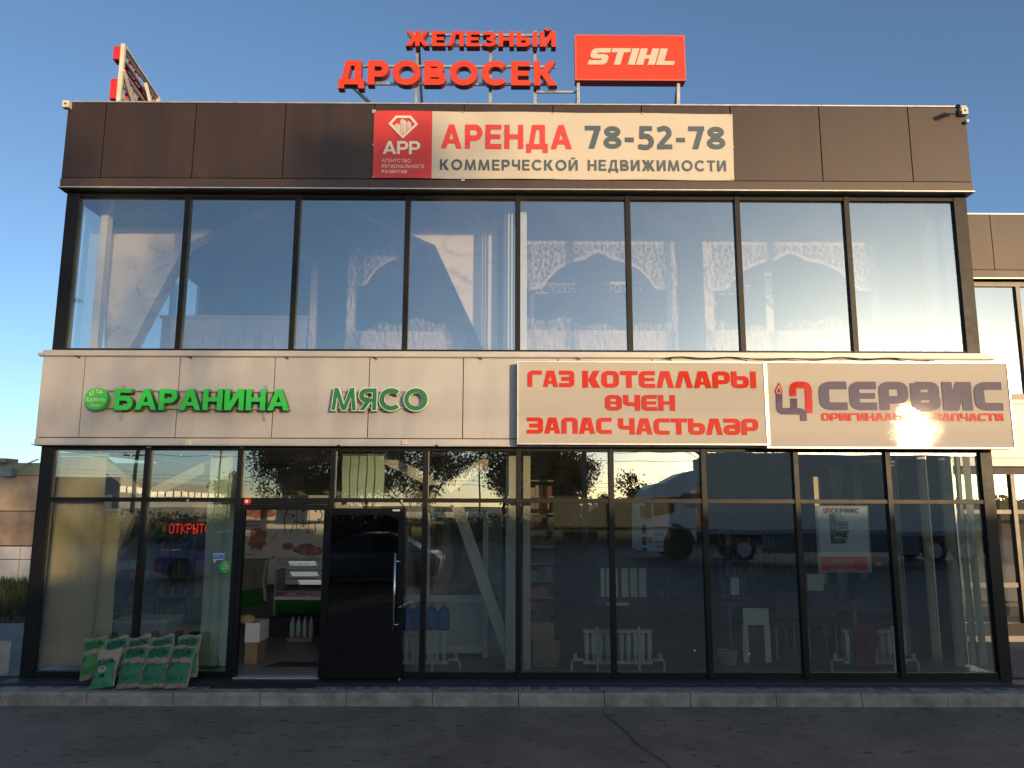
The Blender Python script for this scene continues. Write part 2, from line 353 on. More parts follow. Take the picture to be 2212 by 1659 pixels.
def text_fit(body, bl, tr, off=0., shear=0., sp=1., cap=True):
    """Inter lettering scaled into the box bl..tr (height = capital height when cap)"""
    v, f = text2d(body, off, shear, sp); xs = [p[0] for p in v]; ys = [p[1] for p in v]
    x0, z0, W, H = box_fit(bl, tr)
    y_0, y_1 = (-off, CAP + off) if cap else (min(ys), max(ys))
    return [(x0 + (p[0] - min(xs)) * W / (max(xs) - min(xs)), z0 + (p[1] - y_0) * H / (y_1 - y_0)) for p in v], f
def print_text(body, bl, tr, y, m, parent, name='lettering', **kw):
    v, f = text_fit(body, bl, tr, **kw); mb = MB(); solid(v, f, y, None, mb); return mb.build(name, m, parent)

# ================================================================== GROUND
def sheet(name, x0, x1, y0, y1, z, m, label, nx=1, ny=1):
    mb = MB(); vs = [(x0 + (x1 - x0) * i / nx, y0 + (y1 - y0) * j / ny, z) for j in range(ny + 1) for i in range(nx + 1)]
    mb.add(vs, [(j * (nx + 1) + i, j * (nx + 1) + i + 1, (j + 1) * (nx + 1) + i + 1, (j + 1) * (nx + 1) + i) for j in range(ny) for i in range(nx)])
    o = mb.build(name, m); o['kind'] = 'structure'; o['label'] = label; return o
def asphalt_mat():
    m = bpy.data.materials.new('asphalt'); m.use_nodes = True; n = m.node_tree.nodes; l = m.node_tree.links; b = n['Principled BSDF']
    tc = n.new('ShaderNodeTexCoord')
    def noise(s, d=8, ro=.6, st=(1, 1, 1)):
        mp = n.new('ShaderNodeMapping'); mp.inputs[3].default_value = st; l.new(tc.outputs['Object'], mp.inputs[0])
        z = n.new('ShaderNodeTexNoise'); z.inputs['Scale'].default_value = s; z.inputs['Detail'].default_value = d; z.inputs['Roughness'].default_value = ro
        l.new(mp.outputs[0], z.inputs['Vector']); return z
    big = noise(.8, 9, .7); fine = noise(45, 8, .8); spots = noise(2.6, 3, .5, (1.6, 4, 1))
    r1 = n.new('ShaderNodeValToRGB'); r1.color_ramp.elements[0].color = (.150, .122, .092, 1); r1.color_ramp.elements[1].color = (.275, .222, .165, 1)
    r1.color_ramp.elements[0].position = .35; r1.color_ramp.elements[1].position = .65; l.new(big.outputs[0], r1.inputs[0])
    r2 = n.new('ShaderNodeValToRGB'); r2.color_ramp.elements[0].position = .3; r2.color_ramp.elements[1].position = .75
    r2.color_ramp.elements[0].color = (.62, .62, .62, 1); r2.color_ramp.elements[1].color = (1.3, 1.3, 1.3, 1); l.new(fine.outputs[0], r2.inputs[0])
    r3 = n.new('ShaderNodeValToRGB'); r3.color_ramp.elements[0].position = .63; r3.color_ramp.elements[1].position = .68
    r3.color_ramp.elements[0].color = (1, 1, 1, 1); r3.color_ramp.elements[1].color = (.35, .35, .35, 1); l.new(spots.outputs[0], r3.inputs[0])
    m1 = n.new('ShaderNodeMix'); m1.data_type = 'RGBA'; m1.blend_type = 'MULTIPLY'; m1.inputs[0].default_value = 1
    m2 = n.new('ShaderNodeMix'); m2.data_type = 'RGBA'; m2.blend_type = 'MULTIPLY'; m2.inputs[0].default_value = 1
    l.new(r1.outputs[0], m1.inputs[6]); l.new(r2.outputs[0], m1.inputs[7]); l.new(m1.outputs[2], m2.inputs[6]); l.new(r3.outputs[0], m2.inputs[7])
    l.new(m2.outputs[2], b.inputs['Base Color']); b.inputs['Roughness'].default_value = .85
    bp = n.new('ShaderNodeBump'); bp.inputs['Strength'].default_value = .35; bp.inputs['Distance'].default_value = .01
    l.new(fine.outputs[0], bp.inputs['Height']); l.new(bp.outputs[0], b.inputs['Normal']); return m
sheet('ground', -900, 900, -900, 900, -.012, mat('dry_earth', (.09, .08, .05), .95, 0, .3, .4), 'flat open ground reaching the horizon')
ASPH = asphalt_mat()
# parking asphalt: gently uneven
mb = MB(); nx, ny = 60, 40
import mathutils.noise as mn
for j in range(ny + 1):
    for i in range(nx + 1):
        x = -40 + 80 * i / nx; y = -18 + 17.37 * j / ny
        mb.v.append((x, y, .0 + (.012 * mn.noise(Vector((x * .5, y * .5, 0))) if j < ny else 0) - .002))
mb.f = [(j * (nx + 1) + i, j * (nx + 1) + i + 1, (j + 1) * (nx + 1) + i + 1, (j + 1) * (nx + 1) + i) for j in range(ny) for i in range(nx)]; mb.mi = [0] * len(mb.f)
o = mb.build('parking_asphalt', ASPH, smooth=True); tag(o, 'dark grey patched asphalt in front of the kerb', kind='structure')
sheet('road', -120, 120, -33, -18.0, -.006, mat('road_asphalt', (.055, .058, .066), .7, 0, .15, .8), 'straight asphalt road beyond the parking area')
mb = MB(); q = A(1395, 1600, Z=.006)
pts = [(q.x - .30, -.9), (q.x - .16, -1.6), (q.x - .1, -2.1), (q.x + .06, -2.6), (q.x + .12, -3.2), (q.x + .3, -3.9), (q.x + .34, -5)]
for a_, b_ in zip(pts[:-1], pts[1:]): mb.add([(a_[0] - .006, a_[1], .0125), (b_[0] - .008, b_[1], .0125), (b_[0] + .008, b_[1], .0125), (a_[0] + .006, a_[1], .0125)], [(0, 1, 2, 3)])
tag(mb.build('asphalt_crack', mat('crack_dark', (.055, .05, .04), .95)), 'thin crack in the asphalt', kind='structure')
# pavement (structure) with tiles and kerb stones
pav = thing('pavement', 'grey tiled strip between shop plinth and kerb', None, (0, -.45, .15), kind='structure')
mb = MB(); mb.box(-16, 22, -.47, .3, .02, .13); mb.build('pavement_bed', JOINT, pav)
TW = .1; tile = MB(); tile.add([(-.047, -.1, 0), (.047, -.1, 0), (.047, .1, 0), (-.047, .1, 0), (-.044, -.097, .02), (.044, -.097, .02), (.044, .097, .02), (-.044, .097, .02)],
                             [(4, 5, 6, 7), (0, 1, 5, 4), (1, 2, 6, 5), (2, 3, 7, 6), (3, 0, 4, 7)])
tme = tile.mesh('paving_tile', PAVE); tme2 = tile.mesh('paving_tile_dark', mat('pavement_concrete_dark', (.135, .13, .125), .9, 0, .25, 11, .3, 60))
for i in range(142):
    for row in range(1):
        o = bpy.data.objects.new('paving_tile', tme if R.random() < .6 else tme2); COL.objects.link(o); o.parent = pav
        o.location = (-6.7 + i * TW + R.uniform(-.002, .002), .0 + .085, .128 - .15 + R.uniform(-.003, .002)); o.rotation_euler.z = R.uniform(-.02, .02)
kerb = thing('kerb', 'row of worn concrete kerb stones along the asphalt', None, (0, -.56, 0), kind='structure')
for i in range(-9, 15):
    x = A(655, 1500, Y=-.64).x + i * 1.0; w2 = .496; mb = MB(); n = 8
    top = .15 + R.uniform(-.004, .004); dy = R.uniform(-.006, .006)
    pr = [(-.64, -.03), (-.64, .118), (-.625, .145), (-.59, .15), (-.475, .15), (-.475, -.03)]
    vs = []
    for k in range(n + 1):
        for (yy, zz) in pr: vs.append((x - w2 + 2 * w2 * k / n, yy + dy + R.uniform(-.003, .003), zz + (top - .15) + (R.uniform(-.003, .003) if zz > 0 else 0)))
    m_ = len(pr); fs = [(k * m_ + a, k * m_ + (a + 1) % m_, (k + 1) * m_ + (a + 1) % m_, (k + 1) * m_ + a)[::-1] for k in range(n) for a in range(m_)] + [tuple(range(m_)), tuple(range(n * m_, (n + 1) * m_))[::-1]]
    mb.add(vs, fs); mb.build('kerb_stone', KERB, kerb)
# grass verge + side paving left
sheet('side_paving', -40, -6.62, -.4, 5.4, .004, mat('side_concrete', (.24, .22, .20), .9, 0, .2, 1.5, .1, 20), 'pale concrete yard left of the shop')
sheet('side_yard', 6.2, 40, -.3, 3.6, .004, mat('side_concrete2', (.17, .16, .15), .9, 0, .2, 1.5, .1, 20), 'pale concrete yard right of the shop')
mb = MB(); mb.bar((-6.9, 0.9, .006), (-16, -1.2, .006), .9, .004); mb.build('painted_line', mat('worn_white_line', (.38, .36, .33), .8, 0, .3, 4))['kind'] = 'structure'
sheet('lawn', -60, -6.6, 5.4, 12.8, .008, mat('lawn_soil', (.035, .05, .015), .95, 0, .3, 2), 'green lawn strip beside the left wall')
GRS = mat('grass_blade', (.045, .062, .018), .8, 0, .45, 3)
mb = MB()
for i in range(9000):
    x = R.uniform(-15.5, -8.3); y = 5.4 + 7.2 * R.random() ** .8; h = R.uniform(.08, .26) * (1.3 if y > 11.5 else 1); a = R.uniform(0, 6.28); bx, by = math.cos(a) * .018, math.sin(a) * .018; lx, ly = R.uniform(-.08, .08), R.uniform(-.08, .08)
    mb.add([(x - bx, y - by, 0), (x + bx, y + by, 0), (x + lx, y + ly, h)], [(0, 1, 2)])
tag(mb.build('grass', GRS), 'uneven green grass tufts growing along the white tiled wall', 'grass', kind='stuff')

# ================================================================== MAIN BUILDING
B = thing('shop_building', 'two storey glass fronted shop building with dark brown parapet and silver band', 'building', (0, 0, 0))
PY = -.18
def panelrow(xs, z0, z1, y, m, name, th=.03, gap=.006, par=B, dz=(0, 0), lab=None):
    for a, b in zip(xs[:-1], xs[1:]):
        mb = MB(); ty = R.uniform(-.002, .002); mb.box(a + gap, b - gap, y + ty, y + ty + th, z0, z1 + dz[0])
        o = mb.build(name, m, par, bevel=.004)
        bow(o, a, b, z0, z1)
def bow(o, a, b, z0, z1): pass
XL, XR_ = -6.19, 6.16
jp = [XL, -5.66, -4.43, -3.205, -1.983, -.757, .464, 1.683, 2.905, 4.129, 5.359, XR_]
def fine_panels(xs, z0, z1, y, m, name, gap, amp, par=B, th=.03):
    """cassette panels with a slightly quilted face so reflections wander"""
    for a, b in zip(xs[:-1], xs[1:]):
        n = 10; mb = MB(); sx = R.uniform(-1, 1) * .0016; sz = R.uniform(-1, 1) * .001; vs = []
        for j in range(n + 1):
            for i in range(n + 1):
                u = i / n; v = j / n; bl = math.sin(math.pi * u) * math.sin(math.pi * v)
                vs.append((a + gap + (b - a - 2 * gap) * u, y - amp * bl * R.choice([1]) + sx * (u - .5) + sz * (v - .5), z0 + (z1 - z0) * v))
        k = (n + 1) ** 2; rim = [(i, 0) for i in range(n)] + [(n, j) for j in range(n)] + [(i, n) for i in range(n, 0, -1)] + [(0, j) for j in range(n, 0, -1)]
        fs = [(j * (n + 1) + i, j * (n + 1) + i + 1, (j + 1) * (n + 1) + i + 1, (j + 1) * (n + 1) + i) for j in range(n) for i in range(n)]
        idx = [j * (n + 1) + i for i, j in rim]; bk = [vs[q] for q in idx] + [(vs[q][0], y + th, vs[q][2]) for q in idx]; o = len(vs); L_ = len(idx)
        fs += [(o + (q + 1) % L_, o + q, o + L_ + q, o + L_ + (q + 1) % L_) for q in range(L_)]
        mb.add(vs + bk, fs); ob = mb.build(name, m, par)
        ob.data.polygons.foreach_set('use_smooth', [q < n * n for q in range(len(ob.data.polygons))])
fine_panels(jp, 6.665, 7.745, PY, BROWN, 'parapet_panel', .007, .0005)
mb = MB(); mb.box(XL + .03, XR_ - .03, PY + .031, .0, 6.52, 7.73); mb.build('parapet_core', JOINT, B)
mb = MB(); mb.box(XL - .015, XR_ + .015, PY - .012, .25, 7.748, 7.768); mb.build('parapet_coping', EDGE, B, bevel=.003)
xs = [XL, -3.9, -1.2, 1.25, 3.65, 5.2, XR_]
for a, b in zip(xs[:-1], xs[1:]):
    mb = MB(); mb.box(a + .001, b - .001, PY - .004 - R.uniform(0, .003), PY + .03, 6.53, 6.652); mb.build('flashing_strip', BROWN2, B)
    mb = MB(); mb.box(a - .012, b + .008, PY - .03 + R.uniform(-.002, .002), PY + .01, 6.508, 6.522); mb.build('drip_edge', EDGE, B)
mb = MB(); mb.box(XL - .01, XR_ + .01, PY + .012, .0, 6.503, 6.516); mb.build('soffit', mat('soffit_dark', (.03, .03, .032), .6), B)
# side walls of the parapet and of the silver band
for s in (-1, 1):
    X0 = XL if s < 0 else XR_ - .03
    mb = MB(); mb.box(X0, X0 + .03, PY + .031, 9.5, 6.52, 7.745); mb.build('side_parapet', BROWN, B)
    mb = MB(); mb.box(X0, X0 + .03, PY + .031, 9.5, 3.1, 4.2); mb.build('side_fascia', SILVER, B)
# silver band
jf = [XL, -5.635, -4.403, -3.17, -1.941, -.721, .51, 1.74, 2.97, 4.2, 5.43, XR_]
fine_panels(jf, 3.150, 4.195, PY, SILVER, 'fascia_panel', .006, .0007)
mb = MB(); mb.box(XL + .03, XR_ - .03, PY + .031, .0, 3.06, 4.19); mb.build('fascia_core', JOINT, B)
for a, b in zip([XL, -2.3, -1.05, 1.7, XR_][:-1], [XL, -2.3, -1.05, 1.7, XR_][1:]):
    mb = MB(); mb.box(a + .001, b - .001, PY - .003 - R.uniform(0, .004), PY + .03, 3.062, 3.138); mb.build('lower_flashing', SILVER2, B)
    mb = MB(); mb.box(a - .02, b + .02, PY - .035, PY + .02, 3.046, 3.058); mb.build('drip_edge', EDGE, B)
mb = MB(); mb.box(XL - .01, XR_ + .01, PY + .022, .0, 3.04, 3.054); mb.build('soffit', MATS['soffit_dark'], B)
for a, b, d in [(XL - .04, -.66, 0), (-.66, 1.9, .006), (1.9, XR_ + .05, .01)]:
    mb = MB(); mb.prism([(a, 4.215 + d), (b, 4.215 + d), (b, 4.232 + d), (a, 4.232 + d)], PY - .03, .0)
    mb.box(a, b, PY - .022, PY + .02, 4.198, 4.2145); mb.box(a, b, PY - .05, PY - .031, 4.205, 4.24 + d); mb.build('ledge_profile', SILVER2, B)
mb = MB(); mb.box(XL - .02, XR_ + .02, PY + .025, -.02, 4.233, 4.29); mb.build('ledge_upstand', SILVER2, B)
# cables along the ledge
pts = [(1.9 + .1 * i, PY - .06, 4.195 + .012 * math.sin(i * .9) + .012 * math.sin(i * .31)) for i in range(36)]
mb = MB(); mb.tube(pts, .006, 5); mb.build('cable', BLACK, B)
for k in range(7):
    x = -5.6 + k * 1.23 + R.uniform(-.2, .2); mb = MB(); mb.tube([(x, PY - .03, 4.205), (x + .06, PY - .035, 4.17), (x + .03, PY - .02, 4.2)], .005, 5); mb.build('wire_end', BLACK, B)
for x in jf[1:-1] + [a_ + .6 for a_ in jf[1:-2]]:
    for z in (3.175, 4.17):
        mb = MB(); mb.disc((x + .03, z), .006, PY - .006, PY + .002, 8); mb.build('rivet', EDGE, B)
# upper glazing: 8 panes of 1.5 m
UT, UB, FW = 6.443, 4.340, .036
upx = [-5.99] + [-4.517 + 1.501 * k for k in range(7)] + [5.966]
mb = MB(); mb.box(-6.165, -5.99, -.045, .08, 4.285, 6.502); mb.build('corner_column', ANTHR, B, bevel=.003)
mb = MB(); mb.box(5.966, 6.14, -.045, .08, 4.285, 6.502); mb.build('corner_column', ANTHR, B, bevel=.003)
mb = MB(); mb.box(-5.989, 5.965, -.035, .06, UT, 6.502); mb.build('head_rail', ANTHR, B, bevel=.003)
mb = MB(); mb.box(-5.989, 5.965, -.035, .06, 4.285, UB); mb.build('sill_rail', ANTHR, B, bevel=.003)
for x in upx[1:-1]:
    mb = MB(); mb.box(x - FW, x + FW, -.048, .06, 4.286, 6.501); mb.build('mullion', ANTHR, B, bevel=.003)
def pane(x0, x1, z0, z1, m, y=.0, par=B, name='window_pane', tilt=1.):
    mb = MB(); a = R.uniform(-1, 1) * .0022 * tilt; b = R.uniform(-1, 1) * .0018 * tilt; n = 6; vs = []
    for j in range(n + 1):
        for i in range(n + 1):
            u = i / n - .5; v = j / n - .5
            vs.append((x0 + (x1 - x0) * (u + .5), y + a * u * (x1 - x0) + b * v * (z1 - z0), z0 + (z1 - z0) * (v + .5)))
    mb.add(vs, [(j * (n + 1) + i, j * (n + 1) + i + 1, (j + 1) * (n + 1) + i + 1, (j + 1) * (n + 1) + i) for j in range(n) for i in range(n)])
    return mb.build(name, m, par, smooth=True)
for k in range(8):
    pane(upx[k] + (FW if k else 0), upx[k + 1] - (FW if k < 7 else 0), UB, UT, GLASS_UP)
# ground floor glazing: 10 bays of 1.2 m with a transom
GT, GBm, TR0, TR1 = 2.995, .25, 2.334, 2.389
gx = [-6.007] + [-4.8 + 1.2 * k for k in range(9)] + [6.008]; MW = .034
for s in (-1, 1):
    mb = MB(); a, b = (-6.175, -6.007) if s < 0 else (6.008, 6.16); mb.box(a, b, -.045, .08, .16, 3.039); mb.build('corner_column', ANTHR, B, bevel=.003)
mb = MB(); mb.box(-6.006, 6.007, -.035, .06, GT, 3.039); mb.build('head_rail', ANTHR, B, bevel=.003)
DX0, DX1 = gx[2] + MW, gx[3] - MW
for a, b in ((gx[0] + .001, gx[2]), (gx[3], gx[10] - .001)):
    mb = MB(); mb.box(a, b, -.03, .06, .16, GBm); mb.build('sill_rail', ANTHR, B, bevel=.003)
for k in range(1, 10):
    mb = MB(); mb.box(gx[k] - MW, gx[k] + MW, -.05, .06, .161, 3.038); mb.build('mullion', ANTHR, B, bevel=.003)
for k in range(10):
    a = gx[k] + (MW if k else 0); b = gx[k + 1] - (MW if k < 9 else 0)
    mb = MB(); mb.box(a, b, -.034, .06, TR0 - (.03 if k == 2 else 0), TR1); mb.build('transom', ANTHR, B, bevel=.003)
    pane(a, b, TR1, GT, GLASS_LO)
    if k != 2: pane(a, b, GBm, TR0, GLASS_LO)
for x, z in [(A(283, 998, Y=0).x - .0, 2.93), (-4.38, 2.93)]:
    mb = MB(); mb.disc((x, z), .012, -.01, -.004, 12); mb.build('screw_cap', WHITE, B)
for x, y in ((406, 1081), (868, 1082), (1345, 1065), (1617, 1412), (1500, 1405)):
    p = A(x, y, Y=-.04); mb = MB(); mb.disc((p.x, p.z), .014, -.055, -.036, 12); mb.build('screw_cap', EDGE, B)
# door frame, threshold, step
mb = MB(); mb.box(DX0, DX0 + .055, -.04, .055, .162, TR0 - .031); mb.box(DX1 - .055, DX1, -.04, .055, .162, TR0 - .031); mb.box(DX0 + .055, DX1 - .055, -.04, .055, TR0 - .1, TR0 - .031)
mb.build('door_frame', ANTHR, B, bevel=.003)
mb = MB(); mb.box(DX0 + .03, DX1 - .03, -.06, .06, .165, .19); mb.build('threshold', mat('aluminium', (.6, .6, .6), .35, .6), B)
mb = MB(); mb.box(DX0 - .1, DX1 + .0, -.44, -.355, .135, .185); mb.build('door_step', mat('black_step_rubber', (.01, .01, .011), .7), B)
# plinth
mb = MB(); mb.box(-6.30, 6.50, -.35, -.02, .10, .158); mb.box(-6.28, 6.48, -.30, -.03, .158, .172); mb.build('plinth', PLINTH, B, bevel=.006)
# open door leaf, swung out 180 degrees over the next bay
def make_door():
    p0 = A(703, 1100, Y=-.11); p1 = A(877, 1098, Y=-.11); x0, x1 = p0.x, p1.x; z0, z1 = .20, p1.z
    ya, yb = -.155, -.095
    f = MB(); w_ = .085
    f.box(x0, x0 + w_, ya, yb, z0, z1); f.box(x1 - w_, x1, ya, yb, z0, z1); f.box(x0 + w_, x1 - w_, ya + .001, yb - .001, z1 - w_, z1); f.box(x0 + w_, x1 - w_, ya + .001, yb - .001, z0, z0 + w_ + .03)
    d = f.build('door', mat('black_door_frame', (.006, .006, .006), .4, 0, .1, 5, 0, 1, .2), B, bevel=.003)
    g = MB(); g.box(x0 + w_, x1 - w_, -.135, -.115, z0 + w_ + .03, z1 - w_); g.build('door_glass', DOORGL, d)
    h = MB(); xh = A(854, 1200, Y=-.22).x; za = A(854, 1368, Y=-.22).z; zb = A(854, 1195, Y=-.22).z
    h.tube([(xh, -.225, za), (xh, -.225, zb)], .015, 12)
    for z in (za + .1, zb - .1):
        h.tube([(xh, -.225, z), (xh + .05, -.2, z), (xh + .055, -.155, z)], .009, 8)
    h.build('door_handle', mat('brushed_steel', (.62, .62, .62), .28, 1), d, smooth=True)
    c = MB(); c.box(x1 - .16, x1 - .07, ya - .012, ya, z1 - .035, z1 - .015); c.build('door_sticker', WHITE, d)
    k = MB(); k.tube([(x1 - .03, -.12, .165), (x1 - .03, -.12, .2)], .014, 8); k.build('door_stop', STEEL, d)
    r = MB(); r.tube([A(862, 1312, Y=-.17), A(880, 1302, Y=-.12), A(893, 1299, Y=-.02)], .005, 5); r.build('tie_rope', CREAM, d)
make_door()
# slabs, room walls
def wallbox(name, x0, x1, y0, y1, z0, z1, m, par=B):
    mb = MB(); mb.box(x0, x1, y0, y1, z0, z1); return mb.build(name, m, par)
wallbox('floor_slab', -6.15, 6.13, .061, 9.4, .0, .19, FLOOR)
wallbox('ceiling', -6.15, 6.13, .1, 9.4, 3.06, 4.18, mat('ceiling_paint', (.32, .32, .31), .9))
wallbox('roof_slab', -6.15, 6.13, .02, 9.4, 6.80, 7.4, MATS['ceiling_paint'])
wallbox('back_wall', -6.15, 6.13, 9.3, 9.4, .2, 7.3, ROOM)
mb = MB(); mb.box(-6.15, 6.13, .03, .12, 6.51, 6.8); mb.build('lintel', MATS['ceiling_paint'], B)
# left side: glazed corner downstairs and upstairs, solid further back
wallbox('side_wall', -6.16, -6.08, 3.2, 9.3, .2, 3.05, ROOM); wallbox('side_wall', -6.16, -6.08, 4.5, 9.3, 4.29, 6.5, ROOM)
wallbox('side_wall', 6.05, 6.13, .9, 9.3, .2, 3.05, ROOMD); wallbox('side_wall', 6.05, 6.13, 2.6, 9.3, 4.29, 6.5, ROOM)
for (s, z0, z1, ym) in ((-6.09, .25, 3.0, 3.2), (-6.09, 4.34, 6.45, 4.5), (6.06, 4.34, 6.45, 2.6)):
    mb = MB(); mb.add([(s, .08, z0), (s, ym, z0), (s, ym, z1), (s, .08, z1)], [(0, 1, 2, 3)]); mb.build('side_pane', GLASS_LO, B)
    mb = MB(); mb.box(s - .03, s + .03, 1.25, 1.31, z0, z1); mb.box(s - .03, s + .03, .08, ym, z1, z1 + .06); mb.build('side_mullion', ANTHR, B)

# ---------------- upper floor: plaster partition with a gambrel opening
def plaster():
    m = bpy.data.materials.new('rough_plaster'); m.use_nodes = True; n = m.node_tree.nodes; l = m.node_tree.links; b = n['Principled BSDF']
    tc = n.new('ShaderNodeTexCoord'); z = n.new('ShaderNodeTexNoise'); z.inputs['Scale'].default_value = 2.2; z.inputs['Detail'].default_value = 10; z.inputs['Roughness'].default_value = .62; z.inputs['Distortion'].default_value = .8
    l.new(tc.outputs['Object'], z.inputs[0]); r = n.new('ShaderNodeValToRGB'); e = r.color_ramp.elements
    e[0].position = .36; e[0].color = (.50, .43, .36, 1); e[1].position = .50; e[1].color = (.80, .70, .58, 1); q = e.new(.44); q.color = (.72, .63, .52, 1)
    l.new(z.outputs[0], r.inputs[0]); l.new(r.outputs[0], b.inputs['Base Color']); b.inputs['Roughness'].default_value = .9
    bp = n.new('ShaderNodeBump'); bp.inputs['Strength'].default_value = .5; bp.inputs['Distance'].default_value = .03; l.new(z.outputs[0], bp.inputs['Height']); l.new(bp.outputs[0], b.inputs['Normal']); return m
PLAS = plaster(); PY1 = 1.1
def pz(x, y, Y=PY1): p = A(x, y, Y=Y); return (p.x, p.z)
left = [pz(226, 453), pz(560, 453), pz(400, 528), pz(270, 770), pz(226, 770)]
right = [pz(768, 452), pz(1074, 454), pz(1074, 770), pz(1052, 770), pz(940, 530)]
for nm, poly in (('plaster_wall', left), ('plaster_wall', right)):
    mb = MB(); mb.prism(poly, PY1, PY1 + .28); mb.build(nm, PLAS, B)
mb = MB(); mb.prism([pz(226, 425), pz(1074, 428), pz(1074, 453.5), pz(226, 452.5)], PY1 - .05, PY1 + .25); mb.build('ceiling_beam', MATS['ceiling_paint'], B)
mb = MB(); p = pz(1053, 471); mb.box(p[0] - .035, p[0] + .035, PY1 - .004, PY1 + .002, p[1] - .04, p[1] + .05); mb.build('wall_socket', JOINT, B)
# steel columns behind the glass upstairs
for x0, x1, y in ((206, 222, .5), (2008, 2030, .45), (1121, 1138, .35)):
    a = A(x0, 600, Y=y).x; b = A(x1, 600, Y=y).x
    mb = MB(); mb.box(a, b, y, y + .14, 4.25, 6.75); mb.build('white_column', WHITE, B, bevel=.004)
a = A(1086, 600, Y=.7).x; mb = MB(); mb.box(a, a + .3, .80, 9.2, 4.25, 6.79); mb.build('partition_wall', mat('partition_paint', (.5, .5, .48), .8), B)
for k, x in enumerate((1090, 1097, 1104)):
    a = A(x, 600, Y=.42).x; mb = MB(); mb.box(a, a + .022, .40, .43, 4.3, 6.7); mb.build('blind_edge', WHITE, B)
# windows at the far left rear of the upper room
for x, y0, y1 in ((362, 600, 705), (420, 615, 705), (456, 640, 705), (474, 655, 705)):
    a = A(x, y1, Y=7.5); b = A(x + (24 if x < 430 else 9), y0, Y=7.5); mb = MB()
    mb.add([(a.x, 7.5, a.z), (b.x, 7.5, a.z), (b.x, 7.5, b.z), (a.x, 7.5, b.z)], [(0, 1, 2, 3)]); mb.build('rear_window', mat('rear_window_glass', (.35, .5, .6), .2), B)

# ---------------- ground floor partitions
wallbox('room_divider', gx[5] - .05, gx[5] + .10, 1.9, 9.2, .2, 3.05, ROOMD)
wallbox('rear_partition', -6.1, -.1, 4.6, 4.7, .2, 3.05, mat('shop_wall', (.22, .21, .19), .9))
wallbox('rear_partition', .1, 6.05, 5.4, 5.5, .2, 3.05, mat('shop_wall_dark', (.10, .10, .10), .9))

# ================================================================== NEIGHBOUR WING (right, set back)
Wg = thing('neighbour_building', 'brown and beige two storey wing set back at the right edge', 'building', (12, 3.7, 0))
WY = 3.52; wj = [6.14, 8.79, 10.02, 11.25, 12.48, 13.7]
x1 = A(2139, 480, Y=WY).x; wj = [6.2, x1 - 1.23, x1, x1 + 1.23, x1 + 2.46, x1 + 3.7, x1 + 4.9]
fine_panels(wj, 6.60, 7.66, WY, BROWN, 'parapet_panel', .007, .0005, par=Wg)
mb = MB(); mb.box(6.2, 14, WY + .031, 3.7, 6.45, 7.64); mb.box(6.2, 14, WY + .02, 3.7, 6.5, 6.56); mb.build('parapet_core', JOINT, Wg)
mb = MB(); mb.box(6.2, 14, WY - .01, 3.9, 7.661, 7.685); mb.build('parapet_coping', EDGE, Wg)
mb = MB(); mb.box(6.2, 14, WY - .005, WY + .03, 6.44, 6.585); mb.build('flashing_strip', BROWN2, Wg)
mb = MB(); mb.box(6.2, 14, WY - .03, WY + .03, 6.42, 6.438); mb.build('drip_edge', EDGE, Wg)
mx = A(2196, 640, Y=3.7).x
WANT = mat('wing_window_frame', (.10, .09, .075), .4, .2)
mb = MB(); mb.box(6.2, 14, 3.66, 3.76, 6.32, 6.42); mb.box(6.2, 14, 3.66, 3.76, 4.2, 4.31); mb.build('window_rail', WANT, Wg)
for x in (mx - 1.5, mx, mx + 1.5, mx + 3.0):
    mb = MB(); mb.box(x - .036, x + .036, 3.65, 3.76, 4.31, 6.32); mb.build('mullion', WANT, Wg)
    pane(x + .036, x + 1.464, 4.31, 6.32, GLASS_UP, 3.7, Wg)
pane(6.2, mx - 1.536, 4.31, 6.32, GLASS_UP, 3.7, Wg)
fine_panels([6.2, mx - .9, mx + .36, mx + 1.6, mx + 2.83, mx + 4.06], 3.15, 4.10, WY, mat('beige_composite_panel', (.58, .50, .38), .38, .1, .06, 1), 'fascia_panel', .006, .0006, par=Wg)
mb = MB(); mb.box(6.2, 14, WY + .031, 3.7, 3.0, 4.1); mb.build('fascia_core', JOINT, Wg)
mb = MB(); mb.box(6.2, 14, WY - .03, 3.72, 4.11, 4.18); mb.box(6.2, 14, WY - .004, WY + .03, 3.0, 3.14); mb.build('fascia_trim', SILVER2, Wg)
mx2 = A(2189, 1100, Y=3.7).x; tz = A(2170, 1105, Y=3.7).z
mb = MB(); mb.box(6.2, 14, 3.66, 3.76, 2.86, 2.995); mb.box(6.2, 14, 3.66, 3.76, .1, .3); mb.build('window_rail', ANTHR, Wg)
mb = MB(); mb.box(6.2, 14, 3.68, 3.75, tz - .04, tz + .03); mb.box(6.2, 14, 3.68, 3.75, .9, .98); mb.build('transom', WANT, Wg)
for k in range(-2, 5):
    x = mx2 + 1.2 * k; mb = MB(); mb.box(x - .035, x + .035, 3.64, 3.77, .3, 2.86); mb.build('mullion', WANT, Wg); pane(x + .035, x + 1.165, .3, 2.86, GLASS_UP, 3.7, Wg)
wallbox('room_box', 6.2, 14, 6, 6.1, .0, 7.5, ROOM, Wg); wallbox('floor_slab', 6.2, 14, 3.77, 6, 3.0, 4.2, ROOM, Wg); wallbox('roof_slab', 6.2, 14, 3.77, 6, 7.3, 7.5, ROOM, Wg); wallbox('floor_slab', 6.2, 14, 3.6, 6, .0, .1, FLOOR, Wg)

